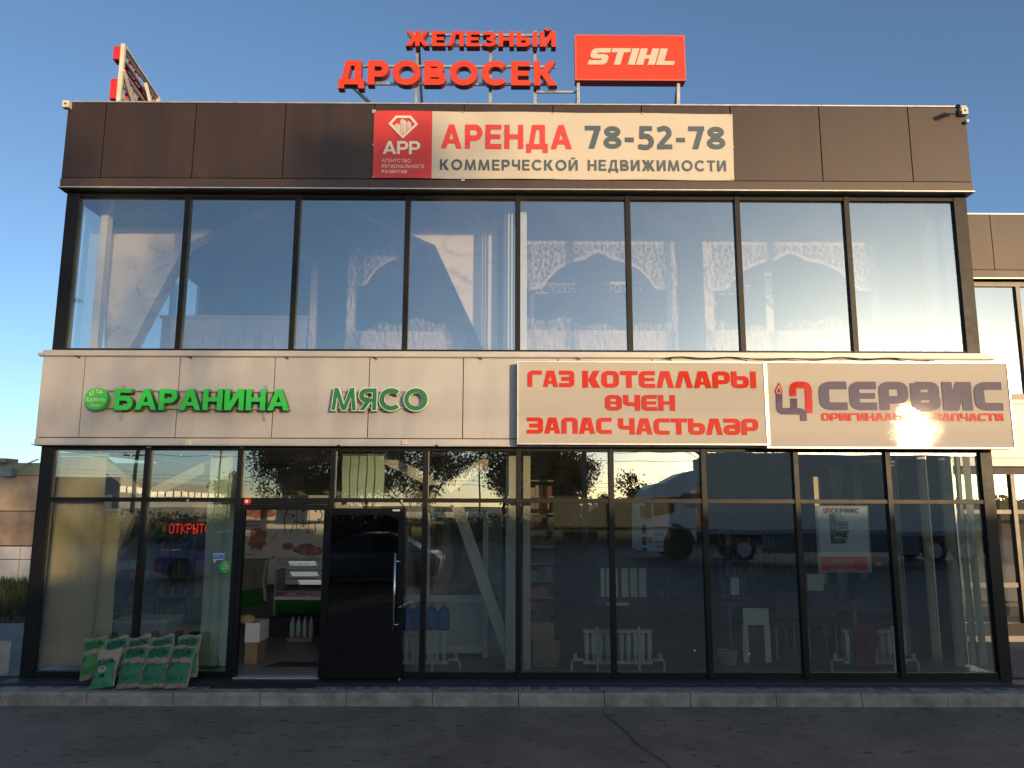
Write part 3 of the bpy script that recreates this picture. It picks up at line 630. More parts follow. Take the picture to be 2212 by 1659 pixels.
# ================================================================== LEFT BACKGROUND BUILDING
CONC = mat('weathered_concrete', (.30, .25, .20), .9, 0, .35, 1.3, .3, 12)
CONC2 = mat('weathered_concrete_dark', (.20, .16, .135), .9, 0, .4, 1.6, .3, 12)
L = thing('concrete_warehouse', 'low weathered concrete building with green roof edge behind the left lawn', 'building', (-14, 12.6, 0))
Y0 = 12.55; zt = A(45, 1000, Y=Y0).z; zc = A(45, 1026, Y=Y0).z; z2 = A(45, 1104, Y=Y0).z; z3 = A(45, 1179, Y=Y0).z
wallbox('core_wall', -40, -6, Y0 + .1, 26, 0, zc - .02, JOINT, L)
xj = A(88, 1060, Y=Y0).x
for k in range(-7, 3):
    a = xj + 3.0 * k; 
    for z0, z1, m in ((z2 + .012, zc - .02, CONC), (z3 + .012, z2 - .012, CONC2)):
        mb = MB(); mb.box(a + .015, a + 2.985, Y0, Y0 + .099, z0, z1); mb.build('concrete_panel', m, L, bevel=.01)
mb = MB(); mb.box(-40, -6, Y0 - .04, Y0 + .6, zc - .01, zt); mb.build('roof_edge', mat('green_roof_metal', (.20, .24, .17), .6, 0, .1, 3), L)
mb = MB(); mb.box(-40, A(25, 1000, Y=Y0).x, Y0 - .3, Y0 + .3, zt + .0, zt + .12); mb.build('roof_vent', CONC, L)
tz_ = A(40, 1208, Y=Y0).z
xk = A(44, 1190, Y=Y0 - .1).x; TW_ = mat('white_wall_tile', (.42, .44, .47), .5, 0, .08, 3)
for k in range(-18, 9):
    a = xk + 1.05 * k
    for z0, z1 in ((0, tz_ - .01), (tz_ + .01, z3 - .02)):
        mb = MB(); mb.box(a + .012, a + 1.038, Y0 - .1, Y0 - .001, z0, z1); mb.build('cladding_tile', TW_, L)
t = thing('floodlight', 'small floodlight on a bent arm above the concrete wall', 'floodlight', (A(20, 1016, Y=Y0 - .4)))
p = A(20, 1018, Y=Y0 - .5); q = A(83, 992, Y=Y0 + .1); mb = MB(); mb.tube([q, p + Vector((.1, 0, .06))], .02, 6); mb.build('arm', STEEL, t)
mb = MB(); mb.box(p.x - .17, p.x + .12, p.y - .08, p.y + .08, p.z - .13, p.z + .10); mb.build('lamp_head', mat('blue_grey_metal', (.12, .2, .26), .4), t)
t = thing('gate_post', 'pale standing post at the edge of the lawn', 'post', A(72, 1345, Z=0))
b0 = A(67, 1350, Z=0); mb = MB(); b1 = A(90, 1178, Y=b0.y); mb.box(b0.x - .05, b0.x + .32, b0.y, b0.y + .3, 0, b1.z); mb.build('post_body', mat('pink_plaster', (.5, .38, .32), .9), t)

# ================================================================== SIGNS
def zq(u, v): return (2900 + u / 1.954) / 1.8228, (1340 + v / 1.954) / 1.8228   # helper for measured detail points
# --- roof letters facing the viewer
SY = .80; RS = thing('roof_sign', 'large red two line letter sign on a steel frame on the roof', 'sign', (0, SY, 7.4))
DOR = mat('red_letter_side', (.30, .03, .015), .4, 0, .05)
def roofword(word, x0, yb, x1, yt, Y, par=RS):
    gl, wd = glyph_word(word, GB, gap=.12 if word[0] == 'Д' else .13); bl = A(x0, yb, Y=Y); tr = A(x1, yt, Y=Y)
    H = tr.z - bl.z; W = tr.x - bl.x
    for v, f in gl:
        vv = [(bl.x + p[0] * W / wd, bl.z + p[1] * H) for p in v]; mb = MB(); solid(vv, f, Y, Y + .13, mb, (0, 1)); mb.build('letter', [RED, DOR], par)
roofword('ЖЕЛЕЗНЫЙ', 876, 99, 1201, 68.5, SY)
roofword('ДРОВОСЕК', 730, 182, 1204, 132.5, SY)
def sbar(pts, w_, par, y=None, name='frame_bar', m=STEEL):
    for a, b in zip(pts[:-1], pts[1:]):
        mb = MB(); mb.bar(a, b, w_); mb.build(name, m, par)
FYb = SY + .16
for y in (75.5, 98): sbar([A(880, y, Y=FYb), A(1198, y + 1.5, Y=FYb)], .035, RS)
for y in (143, 181): sbar([A(745, y, Y=FYb), A(1200, y + 2, Y=FYb)], .035, RS)
for x in (902, 1060, 1155.5):
    p = A(x, 100, Y=FYb + .03); sbar([Vector((p.x, p.y, p.z + .25)), Vector((p.x, p.y, 7.3))], .045, RS)
sbar([A(757, 183, Y=FYb), A(812, 235, Y=FYb + 1.1)], .045, RS); sbar([A(905, 110, Y=FYb + .05), A(912, 232, Y=FYb + 1.2)], .045, RS)
sbar([A(1158, 199, Y=FYb), A(1250, 199, Y=FYb)], .03, RS)
# --- red box sign
BS = thing('box_sign', 'bright red lightbox with slanted white lettering on the roof', 'sign', (1.5, SY, 7.4))
a = A(1243, 173, Y=SY); b = A(1478, 77, Y=SY)
mb = MB(); mb.box(a.x, b.x, SY, SY + .18, a.z, b.z); mb.build('box_body', RED, BS, bevel=.006)
mb = MB(); e = .02
for q in ((a.x - .004, a.x + e, a.z, b.z), (b.x - e, b.x + .004, a.z, b.z)): mb.box(q[0], q[1], SY - .006, SY + .02, q[2] - .004, q[3] + .004)
mb.box(a.x + e, b.x - e, SY - .0055, SY + .02, a.z - .0035, a.z + e); mb.box(a.x + e, b.x - e, SY - .0055, SY + .02, b.z - e, b.z + .0035); mb.build('box_rim', mat('red_rim', (.72, .10, .05), .4), BS)
word_letters('STIHL', SQ, A(1269, 140, Y=SY), A(1454, 105.5, Y=SY), SY - .008, SY, [BANW], BS, name='letter', shear=.22, t=.27, gap=.05)
for x, x2 in ((1249, 1244), (1465, 1456)):
    sbar([A(x, 176, Y=SY + .08), A(x, 240, Y=SY + .08)], .045, BS, name='support_leg'); sbar([A(x, 176, Y=SY + .1), A(x2, 240, Y=SY + .7)], .04, BS, name='support_leg')
# --- sign facing left, seen from behind
LS = thing('side_roof_sign', 'red letter sign facing left on the roof, seen from behind with its pale frame', 'sign', (-5.7, .8, 7.4))
PALE = mat('pale_letter_back', (.55, .54, .52), .6); POST = mat('cream_post', (.66, .60, .46), .5, 0, .15, 6)
X0 = -5.62
P0 = A(264, 96, Y=.75); Xs = P0.x; Ztop = P0.z
def sidept(x, y): return A(x, y, X=Xs)
yend = A(345, 218, X=Xs).y + 2.0
rows = [('ЖЕЛЕЗНЫЙ', 97, 125.5), ('ДРОВОСЕК', 168, 210)]
zr = [(A(262, 126, Y=.75).z, A(264, 98, Y=.75).z), (A(258, 211, Y=.75).z, A(260, 168, Y=.75).z)]
zm = (A(262, 160, Y=.75).z, A(262, 142, Y=.75).z)
for ri, (z0, z1) in enumerate(zr + [zm]):
    gl, wd = glyph_word(['ЖЕЛЕЗНЫЙ', 'ЖЕЛЕЗНЫЙ', 'ДРОВОСЕК'][ri], GB, gap=.12)
    Ls = 5.2; mb = None
    for v, f in gl:
        mb = MB(); vv = [((1 - p[0] / wd) * Ls + (.78 if ri < 2 else 1.0), z0 + p[1] * (z1 - z0)) for p in v]
        th = .10 if ri < 2 else .07
        # extrude along x: front (outer, facing -x) at Xs-.05-th, back at Xs-.05
        n = len(v); mb.cur = 0; mb.add([(Xs - .03 - th, p[0], p[1]) for p in vv], [q for q in f])
        mb.cur = 1; mb.add([(Xs - .03, p[0], p[1]) for p in vv], [q[::-1] for q in f])
        ed = {}
        for q in f:
            for i in range(len(q)): ed[(q[i], q[(i + 1) % len(q)])] = 1
        mb.cur = 0; mb.add([(Xs - .03 - th, p[0], p[1]) for p in vv] + [(Xs - .03, p[0], p[1]) for p in vv], [(b_, a_, a_ + n, b_ + n) for (a_, b_) in ed if (b_, a_) not in ed])
        mb.build('letter', [mat('crimson_letter', (.62, .025, .03), .35), PALE], LS)
for z in (zr[0][1] - .02, zr[0][0] + .04, zm[1] - .02, zr[1][1] - .03, zr[1][0] + .05):
    sbar([Vector((Xs, .78, z)), Vector((Xs, 6.0, z))], .035, LS)
for z in (zr[0][0] + .22,): sbar([Vector((Xs + .03, .78, z)), Vector((Xs + .03, 6.0, z))], .03, LS, m=POST)
for y in (.76, 2.3, 3.9, 5.6): sbar([Vector((Xs + .02, y, 7.2)), Vector((Xs + .02, y, zr[0][1] + .02))], .06, LS, m=POST)
pa = A(322, 168, X=Xs); sbar([Vector((Xs + .05, pa.y, zr[0][1] - .1)), Vector((A(385, 219, Y=pa.y + .5).x + .1, pa.y + .5, 7.6))], .045, LS, m=POST)
sbar([Vector((Xs + .05, .76, zr[0][1] - .4)), Vector((A(385, 219, Y=2.6).x, 2.6, 7.7))], .04, LS, m=POST)
LS.location = (Xs, .75, 7.4); bpy.context.view_layer.update()
for o in LS.children: o.matrix_parent_inverse = Matrix.Translation(-LS.location)
LS.rotation_euler.z = rad(6.2)
# --- banner
BNY = PY - .022
BN = thing('banner', 'wide cream rental banner with a red logo field on the brown parapet', 'banner', (0, BNY, 6.7))
bl, br, tl, tr_ = A(805, 384.5, Y=BNY), A(1586, 389.5, Y=BNY), A(808, 239, Y=BNY), A(1582, 246.5, Y=BNY)
fx = (A(934, 300, Y=BNY).x - bl.x) / (br.x - bl.x)
def bpt(u, v):
    x = bl.x * (1 - u) * (1 - v) + br.x * u * (1 - v) + tl.x * (1 - u) * v + tr_.x * u * v
    z = bl.z * (1 - u) * (1 - v) + br.z * u * (1 - v) + tl.z * (1 - u) * v + tr_.z * u * v
    return (x, BNY + .004 * math.sin(u * 23) * math.sin(v * 2.6 + u * 5) * (4 * v * (1 - v)) - .0, z + .004 * math.sin(u * 18.8) * (1 if v > .99 or v < .01 else 0))
for (ua, ub, m, nm) in ((0, fx, REDP, 'logo_field'), (fx, 1, BANW, 'banner_sheet')):
    nxx = 60; mb = MB(); vs = [bpt(ua + (ub - ua) * i / nxx, j / 10) for j in range(11) for i in range(nxx + 1)]
    mb.add(vs, [(j * (nxx + 1) + i, j * (nxx + 1) + i + 1, (j + 1) * (nxx + 1) + i + 1, (j + 1) * (nxx + 1) + i) for j in range(10) for i in range(nxx)])
    mb.build(nm, m, BN, smooth=True)
ty = BNY - .0085
def D(x, y, Y=ty): return A(x, y, Y=Y)
gb_print('АРЕНДА', D(952, 320.5), D(1235, 270), ty, REDP, BN, .23, .13)
gb_print('78-52-78', D(1264, 321), D(1565, 273), ty, SLATE, BN, .23, .12)
gb_print('КОММЕРЧЕСКОЙ', D(950, 367), D(1248, 345.5), ty, SLATE, BN, .21, .2)
gb_print('НЕДВИЖИМОСТИ', D(1270, 368.5), D(1568, 346.5), ty, SLATE, BN, .21, .2)
CRM = mat('cream_print', (.80, .74, .62), .5, 0, .02)
gb_print('АРР', D(826.5, 332.5), D(908, 305), ty, CRM, BN, .2, .05)
gb_print('АГЕНТСТВО', D(825, 350.5), D(887, 343.5), ty, CRM, BN, .15, .2)
gb_print('РЕГИОНАЛЬНОГО', D(825, 362.5), D(916, 355.5), ty, CRM, BN, .15, .2)
gb_print('РАЗВИТИЯ', D(824.5, 374), D(879, 367), ty, CRM, BN, .15, .2)
def dz(u, v): p = A((1450 + u / 5.926) / 1.8228, (430 + v / 5.926) / 1.8228, Y=ty); return (p.x, p.z)
ring = [(647, 150), (998, 152), (1163, 350), (806, 682), (470, 340)]; inn = [(668, 203), (968, 205), (1088, 350), (806, 605), (550, 335)]
mb = MB()
for i in range(5):
    j = (i + 1) % 5; mb.add([(dz(*p)[0], ty, dz(*p)[1]) for p in (ring[i], inn[i], inn[j], ring[j])], [(0, 1, 2, 3)])
def P4(pts): q = [dz(*p) for p in pts]; mb.add([(a_[0], ty, a_[1]) for a_ in q], [tuple(range(len(q)))[::-1]])
for pts in ([(618, 365), (645, 345), (645, 440), (618, 412)], [(655, 340), (680, 315), (680, 475), (655, 450)], [(690, 330), (738, 370), (738, 525), (690, 480)], [(752, 262), (778, 240), (778, 560), (752, 535)],
            [(786, 232), (808, 210), (804, 590), (786, 572)], [(820, 235), (875, 280), (872, 530), (820, 580)], [(890, 300), (912, 290), (910, 500), (888, 520)], [(920, 285), (946, 262), (943, 468), (918, 490)], [(955, 285), (1000, 322), (1000, 425), (952, 465)]):
    P4(pts)
mb.build('diamond_logo', CRM, BN)
for x, y in ((811, 242), (1000, 243), (1194, 245), (1388, 246), (1580, 249), (806, 313), (1583, 318), (806, 382), (1000, 385), (1194, 386), (1389, 387), (1583, 386)):
    p = A(x, y, Y=BNY); mb = MB(); mb.disc((p.x, p.z), .013, BNY - .012, BNY - .006, 10); mb.build('grommet', STEEL, BN)
for x in (808, 1000): mb = MB(); p = A(x, 387 if x > 900 else 240, Y=BNY); mb.box(p.x - .025, p.x + .025, BNY - .005, BNY - .001, p.z - .03, p.z + .02); mb.build('banner_clip', EDGE, BN)
# --- green halal disc and letters
GY = PY - .17
HD = thing('round_sign', 'round green sign left of the bright green letters', 'sign', A(206, 861, Y=GY))
c = A(206.5, 861, Y=GY); r_ = A(231, 861, Y=GY).x - c.x
mb = MB(); mb.disc((c.x, c.z), r_, GY, GY + .10, 48); mb.build('disc_body', [GREEN], HD, bevel=.003)
print_text('Халяль', A(184, 867.5, Y=GY - .004), A(229, 857.5, Y=GY), GY - .004, BANW, HD, off=.004)
print_text('Halal', A(195.5, 878.5, Y=GY - .004), A(215.5, 871.7, Y=GY), GY - .004, BANW, HD, off=.002)
mb = MB()
def zz7(u, v): p = A((100 + u / 1.8433) / 1.8228, (1340 + v / 1.8433) / 1.8228, Y=GY - .004); return (p.x, p.z)
for pts, t_ in (([(478, 372), (466, 384), (470, 396), (484, 396), (493, 386), (490, 352)], .012), ([(512, 352), (520, 374), (530, 382), (562, 382), (545, 366), (535, 366)], .012), ([(528, 352), (516, 382)], .011)):
    v, f = union(stroke([zz7(*p) for p in pts], t_, .02)); solid(v, f, GY - .004, None, mb)
mb.build('script_lettering', BANW, HD)
GS = thing('green_letter_sign', 'bright green raised letters with rail brackets on the silver band', 'sign', A(430, 865, Y=GY))
def inter_letters(word, bl, tr, y0, y1, mats, par, off, midx=(0, 1), sp=1., name='letter'):
    """each character its own mesh; spacing taken from the whole word"""
    v, f = text2d(word, off, 0, sp); xs = [p[0] for p in v]; x0, z0, W, H = box_fit(bl, tr); sx = W / (max(xs) - min(xs)); mn_ = min(xs)
    # connected components -> letters by x order
    par_ = list(range(len(v)))
    def fd(i):
        while par_[i] != i: par_[i] = par_[par_[i]]; i = par_[i]
        return i
    for q in f:
        for i in q[1:]: par_[fd(i)] = fd(q[0])
    comp = {}
    for q in f: comp.setdefault(fd(q[0]), []).append(q)
    for k, fs in comp.items():
        ids = sorted({i for q in fs for i in q}); mp = {i: n for n, i in enumerate(ids)}
        vv = [(x0 + (v[i][0] - mn_) * sx, z0 + (v[i][1] + off) * H / (CAP + 2 * off)) for i in ids]
        mb = MB(); solid(vv, [tuple(mp[i] for i in q) for q in fs], y0, y1, mb, midx); mb.build(name, mats, par)
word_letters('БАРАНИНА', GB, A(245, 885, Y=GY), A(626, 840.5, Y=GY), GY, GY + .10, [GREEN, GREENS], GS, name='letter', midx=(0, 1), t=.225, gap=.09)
for y in (845, 882.5): sbar([A(232, y - 2, Y=GY + .12), A(598, y + 1, Y=GY + .12)], .018, GS)
for x in (264.5, 574): sbar([Vector((A(x, 860, Y=GY + .14).x, GY + .15, A(x, 828, Y=GY).z)), Vector((A(x, 860, Y=GY + .14).x, GY + .15, A(x, 905, Y=GY).z))], .03, GS, name='bracket')
MS = thing('dark_green_letter_sign', 'dark green raised letters outlined in white beside the bright green ones', 'sign', A(815, 868, Y=GY))
MSY = PY - .12
def outline_letters():
    bl = A(714, 887, Y=MSY); tr = A(925.5, 838, Y=MSY)
    gl, wd = glyph_word('МЯСО', GB, gap=.075, t=.22); x0, z0, W, H = box_fit(bl, tr)
    for ch, off_x in zip('МЯСО', range(4)):
        v, f = gl[off_x]; ids = v
        # white body: slightly grown copy, green face inset
        cx = sum(p[0] for p in v) / len(v)
        ed = {}
        for q in f:
            for i in range(len(q)): ed[(q[i], q[(i + 1) % len(q)])] = 1
        be = [(a_, b_) for (a_, b_) in ed if (b_, a_) not in ed]; nrm = {}
        for a_, b_ in be:
            d = Vector((v[b_][0] - v[a_][0], v[b_][1] - v[a_][1]));
            if d.length < 1e-9: continue
            d.normalize(); nn = Vector((d.y, -d.x))
            for i in (a_, b_): nrm.setdefault(i, []).append(nn)
        def grown(g_):
            out = []
            for i, p in enumerate(v):
                if i in nrm:
                    s_ = sum(nrm[i], Vector((0, 0))); 
                    if s_.length > 1e-6: s_.normalize(); k = 1 / max(.45, s_.dot(nrm[i][0])); out.append((p[0] + s_.x * g_ * k, p[1] + s_.y * g_ * k)); continue
                out.append(p)
            return [(x0 + p[0] * W / wd, z0 + p[1] * H) for p in out]
        mb = MB(); solid(grown(.012), f, MSY, MSY + .075, mb, (0, 0)); o_ = mb.build('letter', [mat('white_acrylic', (.62, .70, .60), .4)], MS)
        mb = MB(); solid(grown(-.026), f, MSY - .004, None, mb); mb.build('letter_face', [DGREEN], o_)
outline_letters()
for y in (844.5, 881): sbar([A(722, y, Y=MSY + .09), A(918, y, Y=MSY + .09)], .018, MS)
# --- big lightboxes
def lightbox(name, lab, x0, x1, yb, yt):
    Yf = -.36; a = A(x0, yb, Y=Yf); b = A(x1, yt, Y=Yf); t = thing(name, lab, 'sign', (a.x, Yf, a.z))
    fr = .016; mb = MB(); mb.box(a.x + .001, b.x - .001, Yf + .012, PY - .012, a.z, b.z); mb.build('box_body', mat('lightbox_side', (.62, .60, .56), .35, .3), t)
    mb = MB(); n = 24; v_ = []
    for j in range(n + 1):
        for i in range(n + 1):
            u, w_ = i / n, j / n; v_.append((a.x + fr + (b.x - a.x - 2 * fr) * u, Yf + .006 + .0009 * math.sin(u * 9 + w_ * 1) * math.sin(math.pi * u) - .0002 * math.sin(w_ * 5), a.z + fr + (b.z - a.z - 2 * fr) * w_))
    mb.add(v_, [(j * (n + 1) + i, j * (n + 1) + i + 1, (j + 1) * (n + 1) + i + 1, (j + 1) * (n + 1) + i) for j in range(n) for i in range(n)])
    mb.build('sign_face', SIGNW, t, smooth=True)
    fm = mat('lightbox_frame', (.68, .66, .62), .3, .4)
    for q in ((a.x, a.x + fr, a.z, b.z), (b.x - fr, b.x, a.z, b.z), (a.x + fr, b.x - fr, a.z, a.z + fr), (a.x + fr, b.x - fr, b.z - fr, b.z)):
        mb = MB(); mb.box(q[0], q[1], Yf - .006, Yf + .0125, q[2] + .0005, q[3] - .0005); mb.build('frame_profile', fm, t)
    return t, Yf - .0015
SG1, ly = lightbox('lightbox_sign', 'cream lightbox with three lines of red lettering over the shop windows', 1117, 1655.5, 960, 782)
def zb(u, v): return (1980 + u / 2.0109) / 1.8228, (1340 + v / 2.0109) / 1.8228
RSG = mat('red_sign_print', (.56, .038, .022), .04, 0, .02, 2, 0, 3, .14, 0, (1, 1, 1), 0)
def sqline(word, p0, p1, par, m, t=.25, **kw):
    return word_letters(word, SQ, A(*p0, Y=ly), A(*p1, Y=ly), ly, None, [m], par, name='letter', t=t, **kw)
for wd_, x0, x1, yb, yt in (('ГАЗ', 195, 566, 369, 240), ('КОТЕЛЛАРЫ', 631, 2002, 375, 246), ('ӨЧЕН', 810, 1363, 557, 433), ('ЗАПАС', 190, 861, 739, 612), ('ЧАСТЬЛӘР', 914, 2020, 746, 620)):
    gl, W_ = glyph_word(wd_, SQ, gap=.05); a = A(*zb(x0, yb), Y=ly); b = A(*zb(x1, yt), Y=ly)
    for v, f in gl:
        mb = MB(); solid([(a.x + p[0] * (b.x - a.x) / W_, a.z + p[1] * (b.z - a.z)) for p in v], f, ly, None, mb); mb.build('letter', [RSG], SG1)
SG2, ly = lightbox('service_lightbox_sign', 'cream lightbox with purple lettering and pipe logo at the right corner', 1657.5, 2176, 968, 783)
for wd_, x0, x1, yb, yt, m, sh in (('СЕРВИС', 642, 2035, 536, 321, PURP, 0), ('ОРИГИНАЛЬНЫЕ', 655, 1500, 619, 561, RSG, 0), ('ЗАПЧАСТИ', 1525, 2052, 620, 562, RSG, 0)):
    gl, W_ = glyph_word(wd_, SQ, gap=.06, t=.27 if m is PURP else .24); a = A(*zq(x0, yb), Y=ly); b = A(*zq(x1, yt), Y=ly)
    for v, f in gl:
        mb = MB(); solid([(a.x + p[0] * (b.x - a.x) / W_, a.z + p[1] * (b.z - a.z)) for p in v], f, ly, None, mb); mb.build('letter', [m], SG2)
def lp(pts): return [(lambda q: (q.x, q.z))(A(*zq(*p), Y=ly)) for p in pts]
sc = (A(*zq(1000, 400), Y=ly).x - A(*zq(0, 400), Y=ly).x) / 1000
mb = MB(); v, f = union(stroke(lp([(328, 410), (330, 545), (514, 546), (518, 620)]), 50 * sc, 34 * sc) + stroke(lp([(441, 447), (443, 540)]), 52 * sc)); solid(v, f, ly, None, mb); mb.build('logo_pipe', [PURP], SG2)
mb = MB(); v, f = union(stroke(lp([(435, 430), (434, 342), (552, 343), (560, 560)]), 52 * sc, 40 * sc) + stroke(lp([(524, 390), (588, 391)]), 9 * sc) + stroke(lp([(526, 404), (589, 405)]), 7 * sc) + stroke(lp([(528, 465), (590, 466)]), 7 * sc) + stroke(lp([(528, 486), (590, 487)]), 9 * sc)); solid(v, f, ly, None, mb); mb.build('logo_pipe', [RSG], SG2)
def drop(cx, cy, s, y, m):
    pts = [(cx, cy - 50 * s)] + [(cx + 26 * s * math.cos(rad(a)), cy + 12 * s + 26 * s * math.sin(rad(a))) for a in range(-20, 201, 20)]
    q = lp(pts); mb = MB(); mb.add([(a_[0], y, a_[1]) for a_ in q], [tuple(range(len(q)))[::-1]]); mb.build('logo_drop', [m], SG2)
drop(326, 378, 1.15, ly - .001, RSG); drop(326, 382, .78, ly - .002, SIGNW); drop(326, 386, .5, ly - .003, PURP)
# --- cameras, siren, fixtures
def cam_unit(x, y, lab, s=1, dx=-1):
    p = A(x, y, Y=PY - .05); t = thing('security_camera', lab, 'camera', p)
    mb = MB(); mb.box(p.x - .045, p.x + .045, p.y - .03, p.y + .05, p.z - .05, p.z + .05); mb.build('junction_box', mat('beige_plastic', (.6, .55, .45), .5), t, bevel=.004)
    mb = MB(); mb.disc((p.x, p.z), .014, p.y - .036, p.y - .03, 10); mb.build('cable_gland', BLACK, t)
    if s:
        mb = MB(); mb.tube([p + Vector((-.05, -.03, 0)), p + Vector((-.12, -.10, -.0))], .01, 6); mb.build('bracket', STEEL, t)
        mb = MB(); q = p + Vector((-.13, -.10, .0)); mb.tube([q, q + Vector((-.10, -.14, -.06))], .032, 14); mb.build('camera_body', mat('dark_camera', (.02, .022, .028), .35), t)
        mb = MB(); mb.tube([q + Vector((.01, .01, -.005)), q + Vector((.03, .02, -.02))], .03, 12); mb.build('camera_cap', mat('camera_grey', (.3, .3, .3), .4), t)
cam_unit(2082, 241, 'dark bullet camera with its junction box at the top right parapet corner')
cam_unit(144, 226, 'small beige camera junction box at the top left parapet corner', 0)
p = A(2089, 262, Y=PY - .04); mb = MB(); mb.box(p.x - .02, p.x + .02, p.y - .02, p.y + .02, p.z - .025, p.z + .02); tag(mb.build('sensor', mat('beige_plastic', (.6, .55, .45), .5), bevel=.003), 'tiny beige sensor below the right parapet camera', 'sensor')
p = A(535, 1083, Y=-.06); t = thing('alarm_siren', 'round red alarm siren above the left side of the doorway', 'siren', p)
mb = MB(); mb.disc((p.x, p.z), .048, p.y - .03, p.y + .02, 24); mb.build('siren_body', mat('siren_red', (.45, .02, .02), .4), t, bevel=.006)
mb = MB(); mb.disc((p.x, p.z), .02, p.y - .036, p.y - .03, 16); mb.build('siren_lens', WHITE, t)
for x, y in ((408, 955.5), (874, 955.5)):
    p = A(x, y, Y=PY - .01); t = thing('wall_sensor', 'small square beige box on the lower flashing, ' + ('left one under the green letters' if x < 500 else 'right one under the dark green letters'), 'sensor', p, group='small boxes on the lower flashing')
    mb = MB(); mb.box(p.x - .036, p.x + .036, p.y - .02, p.y + .003, p.z - .028, p.z + .028); mb.build('box_body', mat('beige_plastic', (.6, .55, .45), .5), t, bevel=.003)
    mb = MB(); mb.disc((p.x, p.z), .012, p.y - .024, p.y - .02, 10); mb.build('box_lens', STEEL, t)
for x in (321, 522):
    p = A(x, 965.5, Y=-.06); mb = MB(); mb.box(p.x - .03, p.x + .03, -.06, -.05, p.z - .008, p.z + .008); mb.build('white_clip', WHITE, B)
# --- stickers on glass
p0 = A(459, 1210, Y=-.006); p1 = A(485, 1195, Y=-.006); t = thing('speech_sticker', 'blue speech bubble sticker on the glass beside the doorway', 'sticker', p0)
mb = MB(); mb.prism([(p0.x + .01, p0.z + .005), (p0.x + .03, p0.z - .04), (p0.x + .05, p0.z), (p1.x, p0.z + .004), (p1.x + .004, p1.z), (p0.x, p1.z - .004)], -.009, -.007); mb.build('sticker_edge', BANW, t)
mb = MB(); mb.box(p0.x + .012, p1.x - .008, -.0115, -.0095, p0.z + .016, p1.z - .012); mb.build('sticker_face', BLUE, t)
for k in range(2): mb = MB(); mb.box(p0.x + .03, p1.x - .05 + .03 * k, -.0135, -.012, p0.z + .045 + k * .022, p0.z + .052 + k * .022); mb.build('text_line', BANW, t)
c = A(487, 1224, Y=-.006); t = thing('round_sticker', 'round green sticker below the blue one on the glass', 'sticker', c)
mb = MB(); mb.disc((c.x, c.z), .077, -.009, -.007, 32); mb.build('sticker_face', mat('green_sticker', (.04, .42, .06), .4), t)
for k in range(3): mb = MB(); mb.box(c.x - .045 + .012 * k, c.x + .045, -.011, -.0095, c.z - .03 + k * .022, c.z - .02 + k * .022); mb.build('text_line', BANW, t)
mb = MB(); mb.disc((c.x, c.z + .045), .013, -.011, -.0095, 16); mb.build('sticker_dot', BANW, t)

# ================================================================== UPPER FLOOR CONTENTS
LAT = mat('carved_pink_wood', (.55, .42, .38), .6, 0, .1, 6)
def wrap_mat():
    m = bpy.data.materials.new('plastic_wrap'); m.use_nodes = True; n = m.node_tree.nodes; l = m.node_tree.links
    b = n['Principled BSDF']; out = [x for x in n if x.type == 'OUTPUT_MATERIAL'][0]
    b.inputs['Base Color'].default_value = (.75, .68, .62, 1); b.inputs['Roughness'].default_value = .12
    tc = n.new('ShaderNodeTexCoord'); mp = n.new('ShaderNodeMapping'); mp.inputs[3].default_value = (1.6, 1.6, .7); l.new(tc.outputs['Object'], mp.inputs[0])
    v = n.new('ShaderNodeTexVoronoi'); v.inputs['Scale'].default_value = 9; l.new(mp.outputs[0], v.inputs['Vector'])
    z = n.new('ShaderNodeTexNoise'); z.inputs['Scale'].default_value = 12; z.inputs['Detail'].default_value = 6; l.new(mp.outputs[0], z.inputs['Vector'])
    ad = n.new('ShaderNodeMath'); l.new(v.outputs['Distance'], ad.inputs[0]); l.new(z.outputs[0], ad.inputs[1])
    bp = n.new('ShaderNodeBump'); bp.inputs['Strength'].default_value = 1; bp.inputs['Distance'].default_value = .12; l.new(ad.outputs[0], bp.inputs['Height']); l.new(bp.outputs[0], b.inputs['Normal'])
    t = n.new('ShaderNodeBsdfTransparent'); mx = n.new('ShaderNodeMixShader'); mr = n.new('ShaderNodeMapRange'); mr.inputs[1].default_value = .35; mr.inputs[2].default_value = .65; mr.inputs[3].default_value = .12; mr.inputs[4].default_value = .55
    l.new(z.outputs[0], mr.inputs[0]); l.new(mr.outputs[0], mx.inputs[0]); l.new(t.outputs[0], mx.inputs[1]); l.new(b.outputs[0], mx.inputs[2]); l.new(mx.outputs[0], out.inputs[0])
    MATS['plastic_wrap'] = m; return m
WRAP = wrap_mat()
def crumple(name, x0, x1, z0f, z1f, y, par, nx=40, nz=12, amp=.03):
    mb = MB(); vs = []
    for j in range(nz + 1):
        for i in range(nx + 1):
            u = i / nx; x = x0 + (x1 - x0) * u; a = z0f(x); b = z1f(x); z = a + (b - a) * j / nz
            vs.append((x, y - amp * abs(mn.noise(Vector((x * 5, z * 3, y * 3)))) - amp * .5 * mn.noise(Vector((x * 17, z * 9, 4))), z))
    mb.add(vs, [(j * (nx + 1) + i, j * (nx + 1) + i + 1, (j + 1) * (nx + 1) + i + 1, (j + 1) * (nx + 1) + i) for j in range(nz) for i in range(nx)])
    return mb.build(name, WRAP, par, smooth=True)
